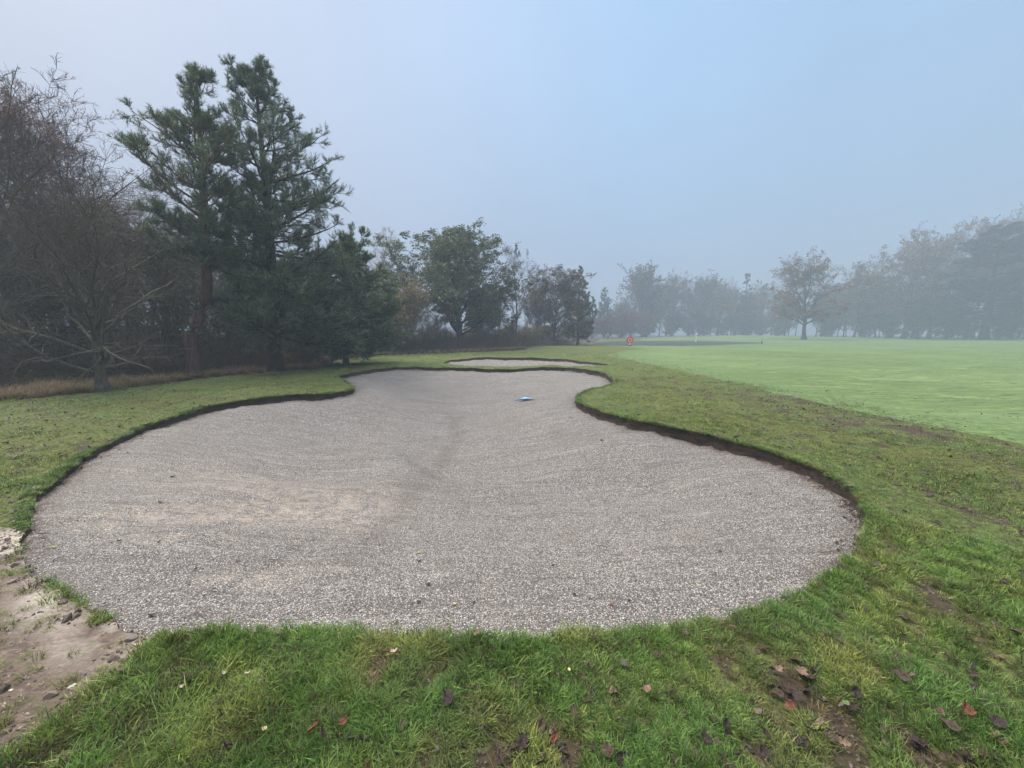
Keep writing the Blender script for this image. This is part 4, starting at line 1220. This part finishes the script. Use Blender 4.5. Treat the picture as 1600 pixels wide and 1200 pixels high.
x_, y_ = gr.uniform(-5.5, -1.1, 26000), gr.uniform(.7, 3.2, 26000)
ok = inpoly(x_, y_, soilx); x_, y_ = x_[ok], y_[ok]; ok = (smooth_noise(x_, y_, 61, 6) + gr.normal(0, .5, len(x_))) > .1; x_, y_ = x_[ok], y_[ok]
xm_, ym_ = scatter(60000, 1.0, 7.5); ok = (mud_total(xm_, ym_) > .15) & ~inpoly(xm_, ym_, b1) & ~inpoly(xm_, ym_, wlx) & ~inpoly(xm_, ym_, fwx)
nt_ = len(x_); x_ = np.concatenate([x_, xm_[ok]]); y_ = np.concatenate([y_, ym_[ok]]); nq = len(x_)
v_ = gr.uniform(0, 1, nq)[:, None] ** 1.5
cc = np.array([.055, .036, .026]) * (1 - v_) + np.array([.36, .28, .22]) * v_
cc[nt_:] *= .42
ss = gr.uniform(.003, .010, nq) * (1 + 2.0 * (gr.uniform(0, 1, nq) < .03))
o = instancer('soil_crumbs', np.column_stack([x_, y_, H(x_, y_)]), gr.uniform(0, 6.28, (nq, 3)), np.column_stack([ss * gr.uniform(.8, 1.8, nq), ss, ss * .7]), gr.integers(0, 2, nq),
              np.column_stack([cc, np.ones(nq)]), [chip(4), chip(5)])
tag(o, 'loose crumbs of earth and grit on the path and the muddy patches', 'soil', kind='stuff')

m, n, p, o = newmat('leaf flakes'); i = n.nodes.new('ShaderNodeAttribute'); i.attribute_type = 'INSTANCER'; i.attribute_name = 'col'
n.links.new(i.outputs['Color'], p.inputs['Base Color']); p.inputs['Roughness'].default_value = .6
M['flake'] = m
def flake(seed):
    r = np.random.default_rng(seed); k = 9; a = np.arange(k) * 2 * PI / k; q = r.uniform(.6, 1.1, k)
    V = np.vstack([[[0, 0, .12]], np.column_stack([np.cos(a) * q, np.sin(a) * q * .6, r.uniform(-.25, .35, k)])])
    return bpy.data.objects.new('f', np_mesh('flake', V, [np.stack([np.zeros(k, int), 1 + np.arange(k), 1 + (np.arange(k) + 1) % k], 1)], M['flake']))
fx_, fy_ = scatter(100000, 1.2, 24)
wgt = 1.15 * g(fx_, fy_, 6.5, 7.2, 4.2, 3.6, 1.0, -.4) + .7 * g(fx_, fy_, -8, 7.5, 6, 3.2, 1.0) + .16 + .14 * (np.hypot(fx_, fy_) < 4)
wgt *= np.clip(.75 + .6 * smooth_noise(fx_, fy_, 91, 2.2), .1, 1.5)
ok = (gr.uniform(0, 1.25, len(fx_)) < wgt) & ~inpoly(fx_, fy_, b1) & ~inpoly(fx_, fy_, b2) & ~inpoly(fx_, fy_, wlx) & ~inpoly(fx_, fy_, soilx) & ((~inpoly(fx_, fy_, fwx)) | (gr.uniform(0, 1, len(fx_)) < .10))
fx_, fy_ = fx_[ok], fy_[ok]; nf_ = len(fx_); v_ = gr.uniform(0, 1, nf_)[:, None] ** 1.6
cc = np.array([.030, .018, .012]) * (1 - v_) + np.array([.085, .055, .036]) * v_
ss = gr.uniform(.010, .030, nf_) * (.80 + .5 * gr.uniform(0, 1, nf_) ** 4)
o = instancer('leaf_litter', np.column_stack([fx_, fy_, H(fx_, fy_) + gr.uniform(.014, .038, nf_)]), np.column_stack([gr.normal(0, .35, (nf_, 2)), gr.uniform(0, 6.28, nf_)]), np.column_stack([ss, ss, ss]),
              gr.integers(0, 3, nf_), np.column_stack([cc, np.ones(nf_)]), [flake(1), flake(2), flake(3)])
tag(o, 'small brown leaf scraps strewn over the turf', 'leaf litter', kind='stuff')

# ------------------------------------------------------------------ fallen leaves
def leaf_mesh(name, seed, kind, mat):
    """a curled leaf about 1 unit long with lobes (oak) or oval"""
    r = random.Random(seed)
    nU, nW = 15, 4
    V, F = [], []
    curl = r.uniform(.5, 1.6); fold = r.uniform(.15, .6); tw_ = r.uniform(-.6, .6)
    for iu in range(nU + 1):
        u = iu / nU
        if kind == 'oval': wd = .30 * math.sin(PI * min(1, u ** .8)) ** .8
        elif kind == 'oak': wd = (.27 * math.sin(PI * u ** .8) ** .7) * (1 + .38 * math.sin(u * 24 + .5)) + .005
        else: wd = .40 * math.sin(PI * u ** .6) ** .7 * (1 + .16 * math.sin(u * 31))
        wd = max(wd, .006)
        for iw in range(-nW, nW + 1):
            s = iw / nW
            x = u - .5; y = s * wd
            z = fold * abs(s) * wd * 1.2 + curl * (.13 * (2 * x) ** 2) + tw_ * x * y + .035 * math.sin(9 * x + 5 * s + seed)
            V.append((x * (1 - .12 * curl), y, z))
    wN = 2 * nW + 1
    for iu in range(nU):
        for iw in range(2 * nW):
            a = iu * wN + iw; F.append((a, a + 1, a + wN + 1, a + wN))
    # stalk
    b0 = len(V)
    for k_, xx in enumerate((-.5, -.62, -.72)):
        for s in range(3):
            V.append((xx, .010 * math.cos(s * 2.1), .10 * curl + .010 * math.sin(s * 2.1) + .02 * k_))
    for k_ in range(2):
        for s in range(3): F.append((b0 + k_ * 3 + s, b0 + k_ * 3 + (s + 1) % 3, b0 + (k_ + 1) * 3 + (s + 1) % 3, b0 + (k_ + 1) * 3 + s))
    return np_mesh(name, np.array(V), [np.array(F)], mat)

def mat_dead(name, c1, c2, rough=.5):
    m, n, p, o = newmat(name)
    f = noise(n, 6, 4, .7)
    c = ramp(n, f, [(.35, c1), (.65, c2)]).outputs[0]
    wv = N(n, 'ShaderNodeTexWave', Scale=5.0, Distortion=1.0); n.links.new(mapped(n, (1.0, 1.5, 1)), wv.inputs['Vector'])
    c = mixc(n, mrange(n, wv.outputs['Fac'], .0, .2, .4, 0), c, c1)
    n.links.new(c, p.inputs['Base Color']); p.inputs['Roughness'].default_value = rough
    p.inputs['Specular IOR Level'].default_value = .35
    bump(n, p, f, .5, .05)
    return m
LC = {'dark': mat_dead('dark wet leaf', (.016, .010, .009), (.055, .036, .030), .4),
      'brown': mat_dead('brown leaf', (.034, .022, .015), (.090, .060, .040)),
      'red': mat_dead('red brown leaf', (.07, .022, .012), (.20, .075, .04)),
      'tan': mat_dead('tan leaf', (.13, .080, .055), (.27, .18, .13)),
      'pink': mat_dead('pale leaf', (.34, .25, .20), (.58, .46, .38)),
      'yellow': mat_dead('yellow leaf', (.35, .33, .12), (.62, .56, .28)),
      'green': mat_dead('green leaf', (.07, .12, .035), (.16, .22, .09))}
LK = ['oval', 'oak', 'broad']
leafmesh = {}
for c_, mt in LC.items():
    for q, kd in enumerate(LK):
        leafmesh[c_, q] = leaf_mesh('leaf_%s_%s' % (c_, kd), hash_ := (len(c_) * 7 + q * 3 + ord(c_[0])), kd, mt)
lr = random.Random(9)
CW = {'dark': 'blackish', 'brown': 'dark brown', 'red': 'reddish brown', 'tan': 'tan', 'pink': 'pale', 'yellow': 'yellow', 'green': 'green'}
def leaf_at(x, y, size, c_, label, group=None, ongravel=False, shape=None, lift=None):
    if '%' in label: label = label % CW[c_]
    q = lr.randrange(3) if shape is None else shape
    o = bpy.data.objects.new('fallen_leaf', leafmesh[c_, q]); C.objects.link(o)
    z = float(G(np.array([x]), np.array([y]), 1)[0]) + .006 if ongravel else float(H(x, y)) + (.028 if lift is None else lift)
    o.location = (x, y, z)
    o.rotation_euler = (lr.gauss(0, .3), lr.gauss(0, .3), lr.uniform(0, 6.28))
    if ongravel: o.rotation_euler[0] *= .5; o.rotation_euler[1] *= .5
    size *= .78
    o.scale = (size, size * lr.uniform(.7, 1.1), size * 1.15)
    tag(o, label, 'leaf', group)
    return o

notable = [  # px, py, size, colour, shape, label
    (617, 1038, .062, 'pink', 1, 'pale pinkish leaf standing out in the middle of the foreground grass'),
    (352, 1071, .035, 'pink', 0, 'small cream leaf beside a slightly larger one in left foreground grass'),
    (389, 1071, .045, 'pink', 0, 'cream leaf, right one of two pale leaves side by side at left'),
    (288, 1080, .070, 'brown', 2, 'broad brown leaf just above a white leaf near the dirt path'),
    (287, 1092, .040, 'pink', 0, 'tiny white leaf just under a broad brown leaf near the dirt path'),
    (700, 1110, .085, 'dark', 2, 'large purplish-black leaf lying flat in the foreground grass'),
    (745, 1008, .065, 'tan', 1, 'tan lobed leaf close to the near edge of the gravel'),
    (889, 1066, .035, 'yellow', 0, 'small pale yellow leaf upright in the foreground grass'),
    (838, 1105, .040, 'green', 2, 'round green leaf among dark leaves in the foreground'),
    (1318, 1119, .045, 'green', 2, 'green leaf lying on the bare muddy patch at right'),
    (1316, 1182, .075, 'tan', 1, 'pale brown lobed leaf at the bottom edge below the muddy patch'),
    (1250, 1070, .090, 'tan', 1, 'crumpled pinkish-brown leaf on the upper rim of the muddy patch'),
    (1215, 1066, .080, 'tan', 1, 'crumpled light brown leaf, left neighbour of the pinkish one by the mud'),
    (1010, 1100, .060, 'tan', 2, 'dull tan curled leaf right of centre in the foreground grass'),
    (865, 1175, .070, 'red', 0, 'reddish-orange curled leaf near the bottom edge, centre'),
    (536, 1150, .060, 'red', 0, 'orange-brown leaf standing up, right one of a pair near the bottom'),
    (490, 1160, .065, 'red', 0, 'rust coloured leaf, left one of a pair near the bottom'),
    (505, 1170, .080, 'brown', 0, 'long brown folded leaf between two rust coloured leaves'),
    (1508, 1127, .070, 'red', 2, 'reddish leaf in the thick grass near the right border'),
    (1560, 1153, .080, 'dark', 2, 'blackish flat leaf nearest the right border of the foreground'),
    (1480, 1155, .095, 'brown', 0, 'long curled brown leaf in the bottom right grass'),
    (1404, 1075, .100, 'brown', 0, 'long thin brown leaf in the grass right of the muddy patch'),
    (1243, 1110, .090, 'dark', 2, 'dark broad leaf on the lower left of the muddy patch'),
    (415, 1160, .040, 'yellow', 0, 'pale green-yellow leaf at the bottom of the left foreground'),
]
for px, py, sz, c_, q, lb in notable:
    x, y = hit(px, py - 6)
    leaf_at(x, y, sz, c_, lb, shape=q, lift=.045)
ongr = [(238, 963, .060, 'dark', 'black curled leaf on the gravel by the near left rim'), (320, 956, .045, 'brown', 'small dark red leaf right of the black one on the near left gravel'),
        (248, 848, .045, 'red', 'bright red-brown leaf on the left part of the gravel'), (83, 856, .060, 'yellow', 'pale yellow leaf on the gravel near the left rim'),
        (187, 847, .055, 'dark', 'black leaf left of the bright red-brown leaf on gravel'), (320, 932, .035, 'red', 'tiny orange leaf fragment above the small dark red leaf'),
        (710, 945, .038, 'yellow', 'pale yellow leaf on the near gravel left of centre'), (955, 946, .042, 'red', 'lone reddish-brown leaf on the near gravel right of centre'),
        (655, 865, .040, 'yellow', 'thin pale leaf sliver in the middle of the gravel'), (1310, 862, .050, 'dark', 'small black triangular leaf on gravel near the right rim'),
        (1269, 760, .05, 'yellow', 'pale yellow leaf on gravel under the right turf edge'), (670, 915, .05, 'dark', 'small black leaf on the gravel just left of the pale yellow one'),
        (1090, 915, .04, 'yellow', 'faint yellow leaf on the right half of the near gravel'), (135, 724, .09, 'yellow', 'large yellow leaf under the left turf edge'),
        (865, 885, .05, 'dark', 'dark leaf on the gravel straight ahead, right of centre'), (655, 878, .045, 'dark', 'dark leaf close below the thin pale sliver on the gravel'),
        (891, 653, .11, 'dark', 'dark clod-like leaf on the gravel near the tip of the right turf spur'), (940, 689, .11, 'dark', 'dark leaf below the right turf spur on the gravel'),
        (270, 746, .08, 'dark', 'dark leaf in the upper left part of the gravel'), (250, 785, .07, 'dark', 'dark leaf on the left gravel below another dark leaf')]
for px, py, sz, c_, lb in ongr:
    dx0, dy0, dz0 = ray(px, py)
    x, y = hit(px, py)
    for _ in range(6):                      # settle on the sunken floor along the same sight line
        zz = float(G(np.array([x]), np.array([y]), 1)[0]); t_ = (zz - EYE) / dz0; x, y = dx0 * t_, dy0 * t_
    leaf_at(x, y, sz, c_, lb, ongravel=True)
# drifts against the turf edges
def drift(i0, i1, n, lab, grp, cols, spread=.06):
    for _ in range(n):
        k = lr.randrange(i0, i1) % len(b1)
        p_ = b1[k] - nO[k] * (.05 + abs(lr.gauss(0, spread)))
        leaf_at(p_[0], p_[1], lr.uniform(.03, .06), lr.choice(cols), lab, grp, ongravel=True)
def idx_near(px, py):
    q = hit(px, py); return int(np.hypot(b1[:, 0] - q[0], b1[:, 1] - q[1]).argmin())
ia, ib = idx_near(1352, 845), idx_near(1260, 722)
drift(min(ia, ib), max(ia, ib), 46, '%s leaf in the drift against the right turf edge of the gravel', 'leaves against the right turf edge', ['brown', 'dark', 'brown', 'red'])
ia, ib = idx_near(250, 655), idx_near(60, 770)
drift(min(ia, ib), max(ia, ib), 40, 'small %s leaf scattered under the left turf edge of the gravel', 'leaves under the left turf edge', ['dark', 'brown', 'tan', 'dark'], .14)
# general litter
def rand_leaves(n, x0, x1, y0, y1, cols, lab, grp, smin, smax, cond, gravel=False):
    c = 0; tries = 0
    while c < n and tries < n * 60:
        tries += 1
        if gravel:
            px, py = lr.uniform(x0, x1), lr.uniform(y0, y1)
        else:
            px, py = lr.uniform(x0, x1), lr.uniform(y0, y1)
        x, y = hit(px, py)
        i1_ = bool(inpoly(np.array([x]), np.array([y]), b1)[0]); i2_ = bool(inpoly(np.array([x]), np.array([y]), soilx)[0])
        if cond(x, y, i1_, i2_):
            leaf_at(x, y, lr.uniform(smin, smax), lr.choice(cols), lab, grp, ongravel=gravel, lift=lr.uniform(.004, .024) if not gravel else None); c += 1
onT = lambda x, y, a, b: not a and not b
for z0, z1, nz_, zn in ((150, 520, 15, 'left'), (520, 1000, 22, 'middle'), (1000, 1600, 25, 'right')):
    rand_leaves(nz_, z0, z1, 1010, 1195, ['dark', 'dark', 'brown', 'dark'], '%s wet leaf half sunk in the ' + zn + ' foreground grass', 'dark leaves in the ' + zn + ' foreground grass', .04, .075, onT)
rand_leaves(16, 250, 1600, 1010, 1195, ['tan'], 'dull %s leaf lying in the foreground grass', 'brown leaves in the foreground grass', .035, .065, onT)
MN = lambda q: ('on the muddy patch at right' if q > 1200 else 'on mud near the bottom edge at right' if q > 1050 else 'between tufts at bottom centre' if q > 700 else 'between tufts at bottom left')
mudc = [(1255, 1075), (1230, 1100), (1290, 1150), (1330, 1110), (1240, 1180), (1450, 1185), (1500, 1190), (1130, 1150), (1140, 1190), (860, 1190), (800, 1190), (340, 1180), (550, 1190), (760, 1070), (830, 1130), (940, 1180)]
for px, py in mudc:
    for _ in range(4):
        x, y = hit(px + lr.gauss(0, 20), min(1210, py + lr.gauss(0, 11)))
        leaf_at(x, y, lr.uniform(.045, .095), lr.choice(['dark', 'brown', 'dark', 'dark', 'red' if lr.random() < .12 else 'brown']), '%s wet leaf of a small heap ' + MN(px), 'heaped leaves ' + MN(px), lift=lr.uniform(.004, .03))
rand_leaves(26, 1380, 1600, 740, 1000, ['dark', 'brown'], '%s leaf in the grass right of the bunker', 'leaves in the grass right of the bunker', .05, .09, onT)
rand_leaves(22, 0, 380, 630, 740, ['brown', 'tan', 'dark'], '%s leaf lying on the turf left of the bunker', 'leaves on the left turf', .07, .12, onT)
rand_leaves(24, 60, 1300, 640, 960, ['dark', 'dark', 'brown', 'tan'], 'tiny %s leaf scrap scattered on the open gravel', 'leaf scraps on the gravel', .025, .045, lambda x, y, a, b: a, True)
# sticks and pale stones on the dirt path
def stone(name, px, py, s, col_, lab, seed):
    import bmesh
    r = random.Random(seed); bm = bmesh.new(); bmesh.ops.create_icosphere(bm, subdivisions=2, radius=1)
    ph = [r.uniform(0, 6) for _ in range(4)]
    for v in bm.verts:
        k_ = 1 + .25 * math.sin(2.3 * v.co.x + ph[0]) + .2 * math.sin(3.1 * v.co.y + ph[1]) + r.uniform(-.08, .08)
        v.co = Vector((v.co.x * k_, v.co.y * k_ * .75, v.co.z * k_ * .45))
    me = bpy.data.meshes.new(name); bm.to_mesh(me); bm.free(); me.materials.append(col_)
    o = link(name, me); x, y = hit(px, py); o.location = (x, y, float(H(x, y)) + s * .2); o.scale = (s, s, s); o.rotation_euler = (r.uniform(-.3, .3), r.uniform(-.3, .3), r.uniform(0, 6))
    tag(o, lab, 'stone'); return o
ms = mat_soil('pale stone', (.42, .38, .32), (.72, .68, .60), 30, .4)
mg_ = mat_soil('grey brown stone', (.12, .10, .085), (.26, .22, .19), 30, .4)
stone('pale_stone', 113, 1073, .016, ms, 'white flint stone on the dirt path', 1)
stone('pale_stone', 18, 1079, .009, ms, 'small white stone at the left border of the dirt path', 2)
stone('pale_stone', 56, 1140, .008, ms, 'tiny white stone low on the dirt path by the grass clump', 3)
stone('pale_stone', 205, 866, .010, ms, 'small pale stone on the gravel near the left rim', 4)
stone('brown_stone', 208, 998, .030, mg_, 'grey-brown stone at the corner where path and gravel meet', 5)
stone('brown_stone', 66, 833, .022, mg_, 'grey stone lying against the left rim of the gravel', 6)

# ------------------------------------------------------------------ crumpled blue plastic sheet in the bunker
def simple(name, c, rough=.4, spec=.5):
    m, n, p, o = newmat(name); p.inputs['Base Color'].default_value = (*c, 1); p.inputs['Roughness'].default_value = rough
    p.inputs['Specular IOR Level'].default_value = spec
    return m
def floor_hit(px, py):
    dx0, dy0, dz0 = ray(px, py); x, y = hit(px, py)
    for _ in range(8):
        zz = float(G(np.array([x]), np.array([y]), 1)[0]); t_ = (zz - EYE) / dz0; x, y = dx0 * t_, dy0 * t_
    return x, y
def sheet_mesh(L, W, hh, seed, mat):
    r = np.random.default_rng(seed); nu, nv_ = 40, 20
    u, v = np.meshgrid(np.linspace(-1, 1, nu), np.linspace(-1, 1, nv_), indexing='ij')
    wv = (1 - np.abs(u) ** 1.7) * .95 + .03
    x = u * L / 2; y = v * wv * W / 2
    z = hh * (1 - np.abs(u) ** 1.6) * (1 - .75 * v ** 2) * (.6 + .4 * np.abs(np.sin(4 * u + 2.5 * v + 1))) + .012 * np.abs(np.sin(13 * u - 5 * v)) * (1 - np.abs(u)) + .006
    z = np.where(np.abs(v) > .98, .0, z)
    V = np.column_stack([x.ravel(), y.ravel(), z.ravel()])
    i, j = np.meshgrid(np.arange(nu - 1), np.arange(nv_ - 1), indexing='ij'); a = (i * nv_ + j).ravel()
    return np_mesh('sheet', V, [np.stack([a, a + nv_, a + nv_ + 1, a + 1], 1)], mat)
x, y = floor_hit(821, 625)
e = empty('plastic_bag', (x, y, float(G(np.array([x]), np.array([y]), 1)[0]) + .01), R(4))
tag(e, 'crumpled blue plastic bag lying on the gravel in the far half of the bunker', 'plastic bag')
mb = simple('blue plastic', (.04, .19, .40), .35, .5)
link('bag_body', sheet_mesh(.40, .22, .035, 3, mb), e)
pale = link('pale_flap', sheet_mesh(.24, .12, .02, 5, simple('pale blue plastic', (.30, .58, .78), .3, .5)), e); pale.location = (.0, .02, .026); pale.rotation_euler = (R(-8), 0, R(8))
dk = link('dark_strap', sheet_mesh(.62, .05, .025, 6, simple('black strap', (.02, .02, .02), .5)), e); dk.location = (-.02, -.10, .0); dk.rotation_euler = (0, 0, R(5))  # the bag's dark fold: its shade is put into a black strip

# ------------------------------------------------------------------ red target marker, flagstick, post
def disc_mesh(r0, r1, th, mat, seg=40):
    V, F = [], []
    a = np.arange(seg) * 2 * PI / seg
    for rr2, yy in ((r0, -th / 2), (r1, -th / 2), (r1, th / 2), (r0, th / 2)):
        V.append(np.column_stack([np.cos(a) * rr2, np.full(seg, yy), np.sin(a) * rr2]))
    V = np.vstack(V); i = np.arange(seg); j = (i + 1) % seg
    F = np.vstack([np.stack([k * seg + i, k * seg + j, ((k + 1) % 4) * seg + j, ((k + 1) % 4) * seg + i], 1) for k in range(4)])
    return np_mesh('disc', V, [F], mat, smooth=False)
dm = 46.0; xm = at_depth(984.5, dm); zg = float(H(xm, dm))
e = empty('target_marker', (xm, dm, zg)); tag(e, 'round red and white target marker on a short white post on the fairway', 'target marker')
zc = z_at(531, dm) - zg; k = dm / FPX
red = simple('red paint', (.70, .035, .025), .5); pinkm = simple('pale red paint', (.80, .36, .30), .5); wht = simple('white paint', (.8, .8, .78), .5)
for nm, r0, r1, yy, mt in (('outer_ring', 3.4, 5.1, 0, red), ('inner_ring', 1.6, 3.4, 0, pinkm), ('bullseye', .02, 1.6, 0, red)):
    o = link(nm, disc_mesh(r0 * k, r1 * k, .05, mt), e); o.location = (0, yy, zc)
def pole(rad, z0, z1, mat, sides=10):
    p, q = np.array([[[0, 0, z0], [0, 0, (z0 + z1) / 2], [0, 0, z1]]], float), np.full((1, 3), rad)
    v, f = tubes(p, q, sides)
    v = np.vstack([v, [[0, 0, z1]]]); t = np.arange(sides); top = np.stack([2 * sides + t, 2 * sides + (t + 1) % sides, np.full(sides, len(v) - 1)], 1)
    return np_mesh('pole', v, [f, top], mat, smooth=False)
o = link('post', pole(.07, -.1, zc - 4.7 * k, wht), e)
o = link('foot', pole(.16, -.05, .12, simple('dark rubber', (.05, .05, .05), .7)), e)
dm = 73.0; xm = at_depth(1088, dm); zg = float(H(xm, dm))
e = empty('flagstick', (xm, dm, zg)); tag(e, 'thin white flagstick on the far green in front of the hazy trees', 'flagstick')
ztop = z_at(520.0, dm) - zg
link('pole', pole(.035, -.05, ztop, wht), e)
fl = np.array([[0, 0, 0], [.14, .03, -.03], [.27, -.02, -.02], [0, .01, -.30], [.13, .04, -.32], [.26, -.02, -.31]], float)
fl = np.vstack([fl, fl + [0, .012, 0]])
FF = [[0, 1, 4, 3], [1, 2, 5, 4], [6, 9, 10, 7], [7, 10, 11, 8], [0, 6, 7, 1], [1, 7, 8, 2], [2, 8, 11, 5], [3, 4, 10, 9], [4, 5, 11, 10], [0, 3, 9, 6]]
fo = link('flag', np_mesh('flag', fl, [np.array(FF)], wht), e); fo.location = (.03, 0, ztop - .02)
dm = 62.0; xm = at_depth(1191.5, dm); zg = float(H(xm, dm))
e = empty('marker_post', (xm, dm, zg)); tag(e, 'small dark marker post standing alone on the fairway', 'post')
link('post', pole(.06, -.1, .45, simple('dark stained wood', (.05, .045, .04), .8)), e)
link('cap', pole(.075, .45, .50, simple('dark cap', (.03, .03, .03), .6)), e)

# ------------------------------------------------------------------ haze
import bmesh
bm = bmesh.new(); bmesh.ops.create_cube(bm, size=1.0)
me = bpy.data.meshes.new('haze'); bm.to_mesh(me); bm.free()
hz = link('haze', me)
hz.scale = (860, 860, 58.0); hz.location = (0, 0, 58.0 / 2 - 2.5)
m = bpy.data.materials.new('haze'); m.use_nodes = True; n = m.node_tree; n.nodes.clear()
o_ = n.nodes.new('ShaderNodeOutputMaterial'); pv = n.nodes.new('ShaderNodeVolumePrincipled')
pv.inputs['Color'].default_value = (.40, .475, .57, 1)
pv.inputs['Density'].default_value = 0.0046
pv.inputs['Anisotropy'].default_value = 0.0
n.links.new(pv.outputs[0], o_.inputs['Volume'])
me.materials.append(m)
tag(hz, 'thin cold morning mist over the golf course', 'haze', kind='stuff')
